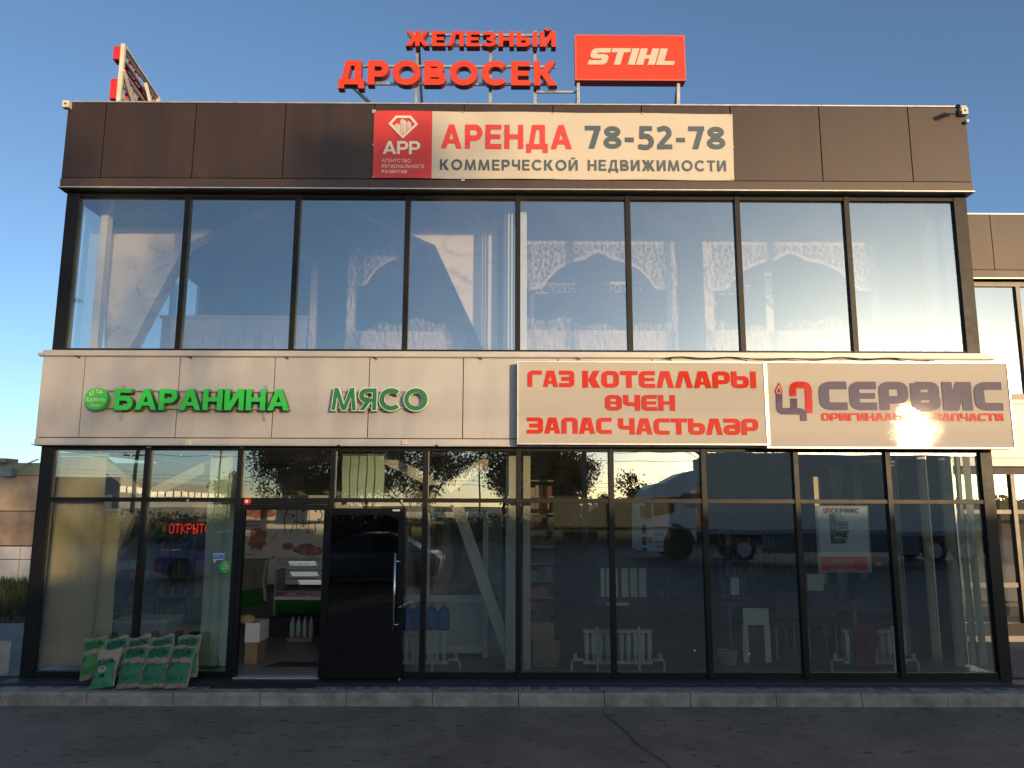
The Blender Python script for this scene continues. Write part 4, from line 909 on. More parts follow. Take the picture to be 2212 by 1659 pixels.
def arch_frame(label, xl, xr, ytop, ybot_px, Y, archdrop, group='carved arch frames wrapped in plastic', wrap=True, legs=(1, 1)):
    pl = A(xl, ytop, Y=Y); pr = A(xr, ytop + 2, Y=Y); x0, x1, zt = pl.x, pr.x, pl.z; zb_ = A(xl, ybot_px, Y=Y).z; H = zt - 4.3
    t = thing('carved_arch_frame', label, 'carved frame', ((x0 + x1) / 2, Y, 4.25), group)
    W = x1 - x0; pw = .13
    for s, xx in ((0, x0), (1, x1 - pw)):
        if legs[s]: mb = MB(); mb.box(xx, xx + pw, Y, Y + .05, 4.25, zt); mb.build('post', LAT, t)
    mb = MB(); mb.box(x0 + (pw if legs[0] else 0), x1 - (pw if legs[1] else 0), Y, Y + .05, zt - .05, zt); mb.build('top_rail', LAT, t)
    # ogee profile of the opening, normalised
    prof = [(0, -.62), (.09, -.60), (.12, -.50), (.20, -.36), (.30, -.27), (.40, -.23), (.455, -.17), (.5, -.14)]; prof += [(1 - a, b) for a, b in prof[::-1][1:]]
    def edge(x):
        u = (x - x0 - pw) / (W - 2 * pw); u = max(0, min(1, u))
        for (a, b), (c, d) in zip(prof[:-1], prof[1:]):
            if a <= u <= c: return zt + (b + (d - b) * (u - a) / max(1e-6, c - a)) * archdrop
        return zt - .2
    n = 40; mb = MB(); xs_ = [x0 + pw + (W - 2 * pw) * i / n for i in range(n + 1)]
    # spandrel cut as fretwork: vertical bars, a scroll row and the arch border
    for a, b in zip(xs_[:-1], xs_[1:]):
        za, zb2 = edge(a), edge(b); mb.prism([(a, za), (b, zb2), (b, zb2 + .055), (a, za + .055)], Y + .001, Y + .045)
    for k in range(0, int(W / .16)):
        cx = x0 + pw + .08 + k * .16
        if cx > x1 - pw - .06: break
        top = zt - .05; bt = edge(cx) + .05; rr = .055; zc_ = top - .07; row = 0
        while zc_ - rr > bt - .03 and row < 8:
            pts = [(cx + (.02 if row % 2 else -.02) + rr * math.cos(a_), Y + .02, zc_ + rr * math.sin(a_)) for a_ in [6.283 * q / 9 for q in range(10)]]
            mb.tube(pts, .016, 4, caps=False); zc_ -= .125; row += 1
    mb.build('fretwork', LAT, t)
    if wrap:
        crumple('plastic_wrap', x0 - .02, x1 + .02, edge, lambda x: zt + .0, Y - .03, t, 60, 10, .04)
        for s, xx in ((0, x0), (1, x1 - pw)):
            if legs[s]: crumple('post_wrap', xx - .02, xx + pw + .02, lambda x: 4.3, lambda x: zt - .4, Y - .03, t, 6, 40, .05)
    crumple('base_wrap', x0, x1, lambda x: 4.28, lambda x: zb_ + .10 + .07 * math.sin(x * 3.1) + .04 * math.sin(x * 11), Y - .12, t, 70, 10, .09)
    mb = MB(); mb.box(x0 + .02, x1 - .02, Y + .0, Y + .04, 4.27, zb_ + .02); mb.build('base_panel', LAT, t)
arch_frame('carved pink arch frame under plastic behind the gambrel opening', 757, 1010, 523, 718, 1.9, 1.2, legs=(1, 0))
arch_frame('wide carved arch frame wrapped in plastic, left one of the right hand room', 1128, 1456, 521, 716, 1.3, 1.25, legs=(0, 1))
arch_frame('wide carved arch frame wrapped in plastic, right one with bright highlights', 1518, 1892, 523, 716, 1.2, 1.25)
def fret(label, x0, x1, y, Y, n):
    a = A(x0, y, Y=Y); b = A(x1, y + 3, Y=Y); t = thing('carved_shelf_trim', label, 'carved trim', (a.x, Y, 4.25)); mb = MB()
    mb.box(a.x, b.x, Y, Y + .04, a.z - .02, a.z + .03); mb.build('rail', LAT, t); mb = MB()
    for k in range(n):
        cx = a.x + (b.x - a.x) * (k + .5) / n; rr = .07 * (1 - .5 * k / n)
        mb.tube([(cx + rr * math.cos(q), Y + .02, a.z - .09 + rr * math.sin(q)) for q in [6.283 * i / 10 for i in range(11)]], .014, 4, caps=False)
    mb.build('scrollwork', LAT, t)
    mb = MB(); mb.box(a.x, a.x + .08, Y, Y + .05, 4.25, a.z - .02); mb.build('post', mat('dark_wood', (.12, .09, .08), .8), t)
fret('long carved shelf trim seen through the left carved arch', 1145, 1245, 614, 2.8, 8)
fret('short carved shelf trim between the two carved arches', 1530, 1650, 617, 2.8, 6)
fret('small carved shelf trim piece near the middle of the left arch', 1300, 1390, 612, 2.8, 4)
t = thing('pink_post', 'pink wooden post with a hanging work lamp behind the third upper pane', 'post', A(683, 755, Y=2.6))
a = A(676, 505, Y=2.6); b = A(690, 505, Y=2.6); mb = MB(); mb.box(a.x, b.x, 2.6, 2.7, 4.2, a.z); mb.build('post_body', LAT, t)
a = A(660, 502, Y=2.5); b = A(676, 548, Y=2.5); crumple('plastic_wrap', a.x - .05, b.x + .15, lambda x: b.z, lambda x: a.z, 2.5, t, 12, 10, .05)
p = A(659, 555, Y=2.5); mb = MB(); mb.lathe(p, [(0, -.06), (.03, -.05), (.035, -.01), (.012, .03), (.01, .12)], 10); mb.build('lamp_bulb', WHITE, t)
# balustrade behind the second and third pane
t = thing('carved_balustrade', 'lavender carved balustrade panel at the left of the upper room', 'balustrade', A(480, 752, Y=2.2))
a = A(350, 684, Y=2.2); b = A(664, 688, Y=2.2); CP = mat('lavender_panel', (.42, .38, .44), .7, 0, .05, 3)
mb = MB(); mb.box(a.x, b.x, 2.2, 2.25, a.z - .75, a.z - .03); mb.build('panel', CP, t); mb = MB(); mb.box(a.x - .03, b.x + .03, 2.17, 2.28, a.z - .03, a.z + .02); mb.build('hand_rail', CP, t)
for k in range(9):
    x = a.x + .2 + k * .28; mb = MB(); mb.lathe((x, 2.15, a.z - .65), [(.02, 0), (.05, .05), (.03, .15), (.05, .3), (.02, .42)], 8); mb.build('baluster', CP, t)
# upper room furnishings at the right
t = thing('machine_frame', 'thin black tube frame standing behind the last upper pane', 'frame', A(1925, 755, Y=1.6))
pts = [A(1902, 740, Y=1.6), A(1905, 660, Y=1.6), A(1910, 650, Y=1.6), A(1938, 650, Y=1.6), A(1944, 662, Y=1.6), A(1948, 740, Y=1.6)]
mb = MB(); mb.tube(pts, .014, 6); mb.build('tube_frame', mat('grey_tube', (.12, .13, .14), .5), t)
mb = MB(); p = A(1925, 735, Y=1.6); mb.box(p.x - .2, p.x + .22, 1.55, 1.8, 4.2, p.z); mb.box(p.x - .1, p.x + .1, 1.5, 1.56, 4.3, p.z - .05); mb.build('base', mat('grey_tube', (.12, .13, .14), .5), t)
wallbox('rear_room_wall', 4.2, 4.32, 2.5, 6.0, 4.25, 6.6, mat('partition_paint', (.5, .5, .48), .8))
a = A(1780, 600, Y=3.2); b = A(1838, 700, Y=3.2); mb = MB(); mb.prism([(a.x, 4.25), (b.x, 4.25), (b.x, A(1800, 612, Y=3.2).z + .1), (a.x + .12, A(1800, 612, Y=3.2).z), (a.x, A(1800, 650, Y=3.2).z)], 3.2, 3.3); mb.build('plaster_patch_wall', PLAS, B)
# street lamp head seen reflected is outside; see STREET

# ================================================================== GROUND FLOOR CONTENTS
def blinds(label, xs_px, y_top, y_bot, Y, m, ang=25, z0=None):
    a = A(xs_px[0], 1265, Y=Y).x; b = A(xs_px[1], 1265, Y=Y).x; zt = A(xs_px[0], y_top, Y=Y).z; zb_ = .22 if z0 is None else z0
    t = thing('vertical_blind', label, 'blind', ((a + b) / 2, Y, zb_)); n = max(2, round((b - a) / .118))
    mb = MB(); mb.box(a - .02, b + .02, Y - .02, Y + .03, zt, zt + .04); mb.build('blind_track', WHITE, t)
    for k in range(n):
        cx = a + (b - a) * (k + .5) / n; w_ = .127 / 2; an = rad(ang + R.uniform(-9, 9)); mb = MB(); vs = []
        for j in range(9):
            z = zb_ + .04 + (zt - zb_ - .05) * j / 8
            for i in range(4):
                u = (i / 3 - .5) * 2 * w_; bow_ = .010 * math.cos(math.pi * (i / 3 - .5)); sw = .006 * math.sin(j * .8 + k)
                vs.append((cx + u * math.cos(an) + sw, Y + u * math.sin(an) - bow_, z))
        mb.add(vs, [(j * 4 + i, j * 4 + i + 1, (j + 1) * 4 + i + 1, (j + 1) * 4 + i) for j in range(8) for i in range(3)]); mb.build('slat', m, t, smooth=True)
    return t
blinds('sunlit cream vertical blind at the far left of the shop', (100, 208), 985, 1450, .28, BLIND)
blinds('narrow cream vertical blind section next to the left window brace', (212, 246), 1105, 1450, .42, BLIND, 10)
blinds('pale green vertical blind left of the doorway', (439, 503), 985, 1450, .30, BLINDG)
blinds('short pale green vertical blind in the top pane above the open door leaf', (732, 822), 983, 1090, .30, BLINDG, z0=2.25)
def brace(label, pts, w_, Y, m=CREAM, cat='brace'):
    q = [A(*p, Y=Y) for p in pts]; t = thing('steel_brace', label, cat, q[-1]); mb = MB()
    for a, b in zip(q[:-1], q[1:]): mb = MB(); mb.bar(a, b, w_, w_ * .8); mb.build('brace_bar', m, t)
    mb = MB(); p = q[-1]; mb.box(p.x - .1, p.x + .1, p.y - .06, p.y + .06, p.z - .05, p.z + .01); mb.build('base_plate', m, t)
brace('diagonal cream steel brace leaning behind the far left window', [(283, 1108), (172, 1375)], .15, .7)
brace('upper cream brace pair meeting behind the left transom', [(208, 985), (303, 1062), (330, 1066), (480, 992)], .14, .9)
brace('white diagonal steel brace behind the fifth window', [(985, 1085), (1108, 1438)], .15, .55)
brace('cream brace bending behind the top panes right of the door', [(826, 988), (932, 1040)], .14, .8)
brace('short cream brace rising behind the fifth top pane', [(968, 1056), (1056, 992)], .13, .7, mat('warm_cream', (.62, .5, .32), .6))
for x0, x1, y, lab in ((1092, 1116, .35, 'white box column left of the middle mullion'), (1130, 1146, .35, 'white box column right of the middle mullion')):
    a = A(x0, 1265, Y=y).x; b = A(x1, 1265, Y=y).x; t = thing('column', lab, 'column', ((a + b) / 2, y, .2)); mb = MB(); mb.box(a, b, y, y + .12, .2, 3.04); mb.build('column_body', WHITE if x0 < 1120 else CREAM, t, bevel=.004)
a = A(1046, 1265, Y=1.25).x; b = A(1066, 1265, Y=1.25).x
# white framed inner window with lower panel
t = thing('inner_window_wall', 'white framed inner window with a solid lower panel behind the fourth and fifth bays', 'window', A(975, 1440, Y=1.2)); Yw = 1.2
def wp(x, y): return A(x, y, Y=Yw)
fr = [(868, 1106, 1078, 1118), (868, 1286, 1078, 1300), (1042, 1118, 1056, 1286), (914, 1118, 930, 1286), (1042, 1300, 1056, 1440)]
for x0, y0, x1, y1 in fr:
    a = wp(x0, y1); b = wp(x1, y0); mb = MB(); mb.box(a.x, b.x, Yw, Yw + .07, a.z, b.z); mb.build('frame_bar', WHITE, t, bevel=.004)
a = wp(868, 1446); b = wp(1042, 1300); mb = MB(); mb.box(a.x, b.x, Yw + .02, Yw + .06, .24, b.z); mb.build('lower_panel', mat('pale_panel', (.50, .53, .52), .6, 0, .04), t)
a = wp(1056, 1446); mb = MB(); mb.box(a.x - .02, a.x + .18, Yw, Yw + .05, .2, 2.4); mb.build('side_panel', mat('grey_panel', (.25, .27, .28), .6), t)
mb = MB(); mb.box(wp(930, 1440).x, wp(1042, 1440).x, Yw + .005, Yw + .019, .26, .34); mb.build('skirting', WHITE, t)
# meat rail and hanging carcasses
t = thing('meat_rail', 'pale yellow hanging rail behind the inner window', 'rail', A(960, 1127, Y=2.0)); a = A(872, 1126, Y=2.0); b = A(1026, 1128, Y=2.0)
mb = MB(); mb.tube([a, b], .04, 10); mb.build('rail_tube', mat('yellow_tube', (.55, .5, .22), .4), t); mb = MB(); mb.bar(a + Vector((.3, 0, 0)), a + Vector((.3, 0, .9)), .02); mb.build('hanger', STEEL, t)
MEAT = mat('raw_meat', (.30, .10, .08), .45, 0, .35, 5); FAT = mat('meat_fat', (.45, .33, .26), .5, 0, .25, 5)
for i, (x, lab) in enumerate(((884, 'leftmost hanging carcass beside the door handle'), (930, 'second hanging carcass behind the inner window'), (960, 'third hanging carcass behind the inner window'), (1008, 'rightmost hanging carcass behind the white brace'))):
    c = A(x, 1126, Y=2.0); t = thing('carcass', lab, 'meat', (c.x, 2.0, c.z - 1.3), 'carcasses on the rail'); mb = MB()
    prof = [(.0, -1.28), (.05, -1.25), (.09, -1.1), (.13, -.85), (.15, -.6), (.10, -.45), (.075, -.3), (.05, -.15), (.02, -.02), (0, 0)]
    vs = []; n = 10
    for r_0, z in prof:
        for k in range(n): an = 6.283 * k / n; vs.append((c.x + r_0 * math.cos(an) * (1.2 + .15 * math.sin(an * 2 + i)) + .05 * math.sin(z * 3 + i), 2.0 + r_0 * math.sin(an) * .8, c.z + z))
    mb.add(vs, [(j * n + k, j * n + (k + 1) % n, (j + 1) * n + (k + 1) % n, (j + 1) * n + k) for j in range(len(prof) - 1) for k in range(n)]); mb.build('carcass_body', MEAT if i % 2 else FAT, t, smooth=True)
    mb = MB(); mb.tube([(c.x, 2.0, c.z + .05), (c.x + .02, 2.0, c.z), (c.x, 2.0, c.z - .06)], .008, 5); mb.build('hook', STEEL, t)
# radiators
RADM = mat('radiator_enamel', (.68, .68, .66), .35, 0, .04, 5)
def radiator(label, xl, xr, yt, yb, Y):
    a = A(xl, yt, Y=Y); b = A(xr, yb, Y=Y); x0, x1 = a.x, b.x; zt = A(xl, yt, Y=Y).z; z0 = max(.24, b.z)
    t = thing('radiator', label, 'radiator', ((x0 + x1) / 2, Y, .2), 'cast iron radiators standing behind the glass'); n = max(4, round((x1 - x0) / .093)); p = (x1 - x0) / n; H = zt - z0
    for k in range(n):
        cx = x0 + p * (k + .5); mb = MB()
        for yy in (-.045, .045):
            mb.box(cx - p * .33, cx + p * .33, Y + yy - .02, Y + yy + .02, z0 + H * .30, z0 + H * .84)
            mb.box(cx - p * .18, cx + p * .18, Y + yy - .018, Y + yy + .018, z0 + H * .10, z0 + H * .30)
        mb.prism([(cx - p * .33, z0 + H * .84), (cx - p * .12, z0 + H * .9), (cx + p * .12, z0 + H * .9), (cx + p * .33, z0 + H * .84)], Y - .06, Y + .06)
        mb.box(cx - p * .49, cx + p * .49, Y - .05, Y + .05, z0 + H * .90, z0 + H); mb.box(cx - p * .49, cx + p * .49, Y - .045, Y + .045, z0, z0 + H * .10)
        mb.build('radiator_section', RADM, t, bevel=.006)
    for cx in (x0 + p * 2, x1 - p * 2): mb = MB(); mb.box(cx - .016, cx + .016, Y - .075, Y - .062, .2, zt + .05); mb.build('stand_leg', RADM, t)
    for cx, s in ((x0, -1), (x1, 1)):
        mb = MB(); mb.tube([(cx, Y, z0 + .05), (cx + s * .13, Y, z0 + .05), (cx + s * .15, Y, z0 + .02), (cx + s * .15, Y, .19)], .017, 8); mb.build('pipe', RADM, t)
        mb = MB(); mb.tube([(cx + s * .1, Y, z0 + .03), (cx + s * .1, Y, z0 + .13)], .024, 8); mb.build('valve', RADM, t)
radiator('white radiator under the blue water bottles beside the open door', 870, 968, 1360, 1434, .32)
radiator('white radiator standing free in the middle of the right hand shop', 1259, 1410, 1359, 1434, .30)
radiator('white radiator with a red jacket over it near the right end', 1817, 1958, 1359, 1434, .32)
t = thing('jacket', 'dark red fabric draped over the right radiator', 'jacket', A(1865, 1430, Y=.24)); c = A(1862, 1395, Y=.23); mb = MB(); vs = []; nx_, nz_ = 14, 14
for j in range(nz_ + 1):
    for i in range(nx_ + 1):
        u = i / nx_ - .5; v = j / nz_; w_ = .32 * (1 - .25 * v); x = c.x + u * w_ + .04 * v + .02 * math.sin(v * 6); z = c.z + .28 - .62 * v
        vs.append((x, .21 - .03 * math.sin(u * 14 + v * 2) - .03 * (1 - v), z))
mb.add(vs, [(j * (nx_ + 1) + i, (j + 1) * (nx_ + 1) + i, (j + 1) * (nx_ + 1) + i + 1, j * (nx_ + 1) + i + 1) for j in range(nz_) for i in range(nx_)]); mb.build('jacket_cloth', mat('dark_red_cloth', (.22, .04, .035), .9), t, smooth=True)
# water bottles
for i, x in enumerate((880, 902, 932, 958)):
    c = A(x, 1360, Y=.32); lab = ['leftmost big blue water bottle on the radiator', 'second blue water bottle, half hidden by the door edge mullion', 'third blue water bottle with a yellow cap', 'rightmost blue water bottle with a yellow cap'][i]
    t = thing('water_bottle', lab, 'bottle', c, 'blue water bottles on the radiator'); r_ = .083
    mb = MB(); mb.lathe(c, [(0, 0), (r_, 0), (r_, .08), (r_ * .93, .10), (r_, .12), (r_, .2), (r_ * .8, .25), (.03, .285), (.026, .31)], 16); mb.build('bottle_body', BLUEP, t, smooth=True)
    mb = MB(); mb.lathe(c, [(.03, .30), (.032, .335), (0, .337)], 12); mb.build('cap', mat('yellow_cap', (.5, .36, .04), .5) if i > 1 else mat('grey_cap', (.3, .3, .25), .5), t)
    mb = MB(); mb.tube([c + Vector((-.045, 0, .31)), c + Vector((0, -.01, .36)), c + Vector((.045, 0, .31))], .006, 5); mb.build('bottle_handle', mat('yellow_cap', (.5, .36, .04), .5), t)
# cardboard boxes
def cbox(label, x0, x1, yb, yt, Y, d=.35, m=CARD, group=None, cat='box'):
    a = A(x0, yb, Y=Y); b = A(x1, yt, Y=Y); t = thing('cardboard_box', label, cat, (a.x, Y, a.z), group)
    mb = MB(); mb.box(a.x, b.x, Y, Y + d, a.z, b.z); mb.build('carton', m, t, bevel=.004)
    mb = MB(); mb.box((a.x + b.x) / 2 - .025, (a.x + b.x) / 2 + .025, Y + .003, Y + d - .003, b.z + .0005, b.z + .002); mb.build('tape', mat('packing_tape', (.42, .34, .22), .4), t)
    return t
BG = 'cardboard boxes stacked right of the middle column'
cbox('bottom cardboard box of the stack right of the middle column', 1150, 1206, 1452, 1424.5, .6, group=BG)
cbox('middle cardboard box of the stack right of the middle column', 1152, 1209, 1424, 1383.5, .6, group=BG)
cbox('top lighter cardboard box of the stack right of the middle column', 1143, 1197, 1383, 1345, .6, group=BG, m=mat('cardboard_light', (.40, .27, .17), .85))
cbox('dark small carton lying on top of the box stack', 1140, 1188, 1344.5, 1327, .62, m=mat('grey_carton', (.10, .10, .10), .8))
t = thing('goods_shelf', 'tall shelf of packed goods beside the middle column', 'shelf', A(1165, 1330, Y=1.5)); gm = [mat('box_brown', (.2, .12, .08), .8), mat('box_red', (.25, .07, .05), .7), mat('box_grey', (.22, .22, .22), .7), mat('box_orange', (.45, .18, .05), .7), mat('box_cream', (.4, .35, .28), .7)]
a = A(1144, 1330, Y=1.5); b = A(1196, 1040, Y=1.5)
for k in range(9):
    z = a.z + (b.z - a.z) * k / 8; mb = MB(); mb.box(a.x, b.x, 1.5, 1.9, z, z + .02); mb.build('shelf_board', mat('shelf_grey', (.3, .3, .3), .6), t)
    if k < 8:
        x = a.x + .01
        while x < b.x - .06:
            w_ = R.uniform(.06, .14); h = R.uniform(.1, .2); mb = MB(); mb.box(x, min(x + w_, b.x), 1.51, 1.75, z + .021, z + .02 + h); mb.build('goods_box', R.choice(gm), t); x += w_ + .006
# sunlit stacked orange boxes seen in the top pane
# left shop shelving
def goods_rack(label, x0, x1, yt, yb, Y, rows, seed, mats_, par_cat='shelf', depth=.4):
    rr = random.Random(seed); a = A(x0, yb, Y=Y); b = A(x1, yt, Y=Y); z0 = max(.2, a.z); t = thing('goods_rack', label, par_cat, ((a.x + b.x) / 2, Y, .2))
    SH = mat('rack_steel', (.12, .12, .12), .5, .3)
    for x in (a.x, b.x - .03): mb = MB(); mb.box(x, x + .03, Y, Y + .03, .2, b.z); mb.build('upright', SH, t)
    for k in range(rows + 1):
        z = z0 + (b.z - z0) * k / rows; mb = MB(); mb.box(a.x, b.x, Y + .001, Y + depth, z, z + .025); mb.build('shelf_board', SH, t)
        if k == rows: break
        x = a.x + .04
        while x < b.x - .1:
            w_ = rr.uniform(.05, .11); h = min((b.z - z0) / rows - .06, rr.uniform(.1, .26)); m = rr.choice(mats_)
            mb = MB()
            if rr.random() < .5: mb.box(x, x + w_, Y + .02, Y + .2, z + .026, z + .026 + h); mb.build('carton', m, t)
            else: mb.lathe((x + w_ / 2, Y + .1, z + .026), [(w_ / 2, 0), (w_ / 2, h * .65), (w_ * .16, h * .82), (w_ * .16, h), (0, h)], 8); mb.build('jar', m, t, smooth=True)
            x += w_ + rr.uniform(.005, .03)
gl_ = [mat('goods_blue', (.05, .09, .22), .4), mat('goods_red', (.35, .05, .04), .4), mat('goods_dark', (.06, .05, .04), .4), mat('goods_white', (.20, .20, .19), .5), mat('goods_amber', (.3, .16, .05), .3), mat('goods_green', (.06, .15, .06), .4)]
goods_rack('crowded grocery rack behind the far left diagonal brace', 205, 325, 1120, 1430, 1.9, 6, 3, gl_)
goods_rack('grocery rack in the second bay behind the glass', 318, 425, 1120, 1420, 2.6, 6, 5, gl_)
t = thing('display_counter', 'low white display counter in the far left bay', 'counter', A(300, 1440, Y=1.3)); a = A(238, 1440, Y=1.3); b = A(360, 1330, Y=1.3)
mb = MB(); mb.box(a.x, b.x, 1.3, 1.85, .2, b.z - .1); mb.build('counter_body', mat('counter_white', (.35, .35, .34), .5), t); mb = MB(); mb.box(a.x - .02, b.x + .02, 1.28, 1.88, b.z - .1, b.z - .06); mb.build('counter_top', CREAM, t)
mb = MB(); q = A(255, 1345, Y=1.25); mb.add([(q.x - .1, 1.2, q.z - .3), (q.x + .4, 1.1, q.z - .45), (q.x + .45, 1.45, q.z - .15), (q.x, 1.5, q.z + .02)], [(0, 1, 2, 3)]); mb.build('paper_sheet', WHITE, t)
# LED sign ОТКРЫТО made of small lit dots
t = thing('led_sign', 'red dotted led sign glowing behind the second bay', 'led sign', A(405, 1150, Y=.6)); Yl = .6
a = A(364, 1153, Y=Yl); b = A(456, 1131, Y=Yl); f5 = {'О': '01110 10001 10001 10001 10001 10001 01110', 'Т': '11111 00100 00100 00100 00100 00100 00100', 'К': '10001 10010 10100 11000 10100 10010 10001', 'Р': '11110 10001 10001 11110 10000 10000 10000', 'Ы': '10001 10001 10001 11101 10011 10011 11101'}
mb = MB(); mb.box(a.x - .03, b.x + .03, Yl + .012, Yl + .04, a.z - .02, b.z + .02); mb.build('sign_case', BLACK, t)
mb = MB(); nC = 7 * 6; px_ = (b.x - a.x) / nC; pzz = (b.z - a.z) / 7
for ci, ch in enumerate('ОТКРЫТО'):
    for r_i, row in enumerate(f5[ch].split()):
        for c_i, bit in enumerate(row):
            if bit == '1': x = a.x + (ci * 6 + c_i + .5) * px_; z = b.z - (r_i + .5) * pzz; mb.box(x - .0036, x + .0036, Yl + .004, Yl + .011, z - .0036, z + .0036)
mb.build('led_dots', emis('red_led', (1, .02, .01), 1.5), t)
# butcher shop in the doorway
def plane_rect(name, x0, y0, x1, y1, Y, m, par, th=.01):
    a = A(x0, y1, Y=Y); b = A(x1, y0, Y=Y); mb = MB(); mb.box(a.x, b.x, Y, Y + th, a.z, b.z); return mb.build(name, m, par)
PW = thing('meat_poster', 'large pale wall poster of meat cuts above the green counter', 'poster', A(620, 1200, Y=3.9)); Yp = 3.88
plane_rect('poster_sheet', 505, 1070, 790, 1262, Yp, mat('poster_grey', (.68, .65, .62), .6, 0, .05), PW)
PK = mat('printed_meat', (.42, .17, .15), .5, 0, .6, 12)
def blob(cx, cy, rx, ry, m, seed, par=PW, Y=Yp - .004):
    rr = random.Random(seed); c = A(cx, cy, Y=Y); q = A(cx + rx, cy - ry, Y=Y); n = 18; vs = []
    for k in range(n): s = rr.uniform(.75, 1.15); vs.append((c.x + (q.x - c.x) * s * math.cos(6.283 * k / n), Y, c.z + (q.z - c.z) * s * math.sin(6.283 * k / n)))
    mb = MB(); mb.add(vs, [tuple(range(n))]); mb.build('printed_cut', m, par)
for i, q in enumerate(((560, 1108, 34, 12), (556, 1165, 22, 26), (665, 1188, 34, 13), (622, 1180, 14, 9), (545, 1215, 16, 8))): blob(*q, PK, i)
INK = mat('black_ink', (.02, .02, .02), .6)
def lines(ptsl, w_, nm='printed_line', par=PW, Y=Yp - .005, m=INK):
    mb = MB(); pl = []
    for pts in ptsl: pl += stroke([(lambda p: (p.x, p.z))(A(*p, Y=Y)) for p in pts], w_, .01)
    v, f = union(pl); solid(v, f, Y, None, mb); mb.build(nm, m, par)
lines([[(616, 1150), (614, 1118), (622, 1100), (645, 1098), (690, 1100), (697, 1112), (690, 1128), (660, 1132), (636, 1126), (628, 1150)], [(640, 1128), (642, 1148)], [(668, 1130), (664, 1150), (670, 1152)], [(680, 1128), (682, 1150)]], .016)
lines([[(608, 1108), (640, 1114)], [(640, 1098), (642, 1128)], [(668, 1100), (668, 1130)], [(655, 1122), (646, 1148)], [(655, 1122), (662, 1146)]], .009)
lines([[(598, 1240), (690, 1240)], [(598, 1250), (680, 1250)], [(530, 1135), (560, 1135)], [(528, 1198), (548, 1198)], [(600, 1150), (585, 1170)]], .01)
for x, y in ((633, 1116), (655, 1136), (656, 1104), (682, 1104), (688, 1122)): blob(x, y, 2.6, 2.6, INK, 9)
Yt = Yp - .006
def ptxt(s, x0, yb, x1, yt, par=PW, Y=Yt, m=INK, **k): print_text(s, A(x0, yb, Y=Y), A(x1, yt, Y=Y), Y, m, par, **k)
ptxt('котлеты,', 529, 1128, 562, 1120, off=.0)
ptxt('5.ГРУДИНКА (ПАШИНА)', 598, 1211, 692, 1204, off=.0)
ptxt('(ТОЛСТЫЙ КРАЙ)', 598, 1222, 668, 1215, off=0)
CT = thing('meat_counter', 'green fronted meat display counter seen through the open doorway', 'counter', A(640, 1400, Y=2.9)); Yc = 2.7
plane_rect('counter_base', 580, 1335, 705, 1405, Yc + .15, mat('counter_base', (.02, .02, .02), .7), CT, .7)
a = A(592, 1328, Y=Yc); b = A(720, 1296, Y=Yc); mb = MB(); n = 8
vs = []
for k in range(n + 1):
    u = k / n; z = a.z + (b.z - a.z) * u; y = Yc + .12 * (1 - u) ** 2; vs += [(a.x, y, z), (b.x, y, z)]
mb.add(vs, [(2 * k, 2 * k + 1, 2 * k + 3, 2 * k + 2) for k in range(n)]); mb.build('green_front', mat('counter_green', (.02, .13, .02), .3), CT, smooth=True)
plane_rect('white_band', 592, 1290, 720, 1295.5, Yc - .01, WHITE, CT, .6)
for i in range(26):
    x = R.uniform(600, 715); c = A(x, 1287, Y=Yc + R.uniform(.1, .4)); mb = MB(); s = R.uniform(.05, .09)
    mb.lathe(c, [(0, -.02), (s, -.015), (s * .9, s * .5), (s * .4, s * .8), (0, s * .8)], 8); mb.build('meat_piece', PK if i % 3 else FAT, CT, smooth=True)
mb = MB(); z = A(600, 1238, Y=Yc).z; mb.box(a.x, b.x, Yc + .3, Yc + .34, z, z + .03); mb.box(a.x, b.x, Yc + .02, Yc + .04, z - .3, z - .28); mb.box(a.x - .02, a.x + .01, Yc, Yc + .5, a.z, z + .05); mb.build('counter_frame', mat('counter_grey', (.25, .25, .25), .4), CT)
LEDREF = emis('white_led_reflection', (.9, .95, 1), .7)  # glowing dots stand in for lamp reflections in the counter glass
for (x0, x1, y) in ((624, 680, 1213), (628, 684, 1236), (645, 697, 1254)):
    mb = MB()
    for rrow in range(4):
        for k in range(22):
            p = A(x0 + (x1 - x0) * k / 21 + rrow * 1.2, y + rrow * 2.6, Y=Yc - .02); mb.box(p.x - .004, p.x + .004, p.y, p.y + .004, p.z - .0025, p.z + .0025)
    tag(mb.build('led_reflection', LEDREF), ['upper', 'middle', 'lower'][[1213, 1236, 1254].index(y)] + ' rows of glowing dots standing in for a led reflection above the green meat counter', 'led reflection', 'led reflections over the meat counter')
t = thing('side_counter', 'angled dark green counter with a rounded front left inside the doorway', 'counter', A(545, 1340, Y=2.0)); a = A(500, 1335, Y=1.6); b = A(578, 1310, Y=2.6)
mb = MB(); mb.add([(a.x - .5, 1.4, .7), (b.x, 2.5, .75), (b.x, 2.5, 1.0), (a.x - .5, 1.4, .95)], [(0, 1, 2, 3)]); mb.build('green_front', MATS['counter_green'], t)
mb = MB(); mb.add([(a.x - .5, 1.42, .96), (b.x, 2.52, 1.01), (b.x, 2.52, 1.45), (a.x - .5, 1.42, 1.5)], [(0, 1, 2, 3)]); mb.build('glass_front', mat('case_glass', (.20, .20, .19), .15, 0, .2, 4), t)
mb = MB(); mb.tube([(b.x, 2.48, .8), (b.x - .05, 2.46, 1.1), (b.x - .02, 2.48, 1.4), (b.x + .1, 2.5, 1.48)], .03, 8); mb.build('side_trim', mat('counter_grey', (.25, .25, .25), .4), t)
cbox('white printed carton on top of the doorway box', 528, 562, 1388, 1346, .75, .4, WHITE)
cbox('brown cardboard box under the white carton inside the doorway', 527, 556, 1434, 1389, .75, .4)
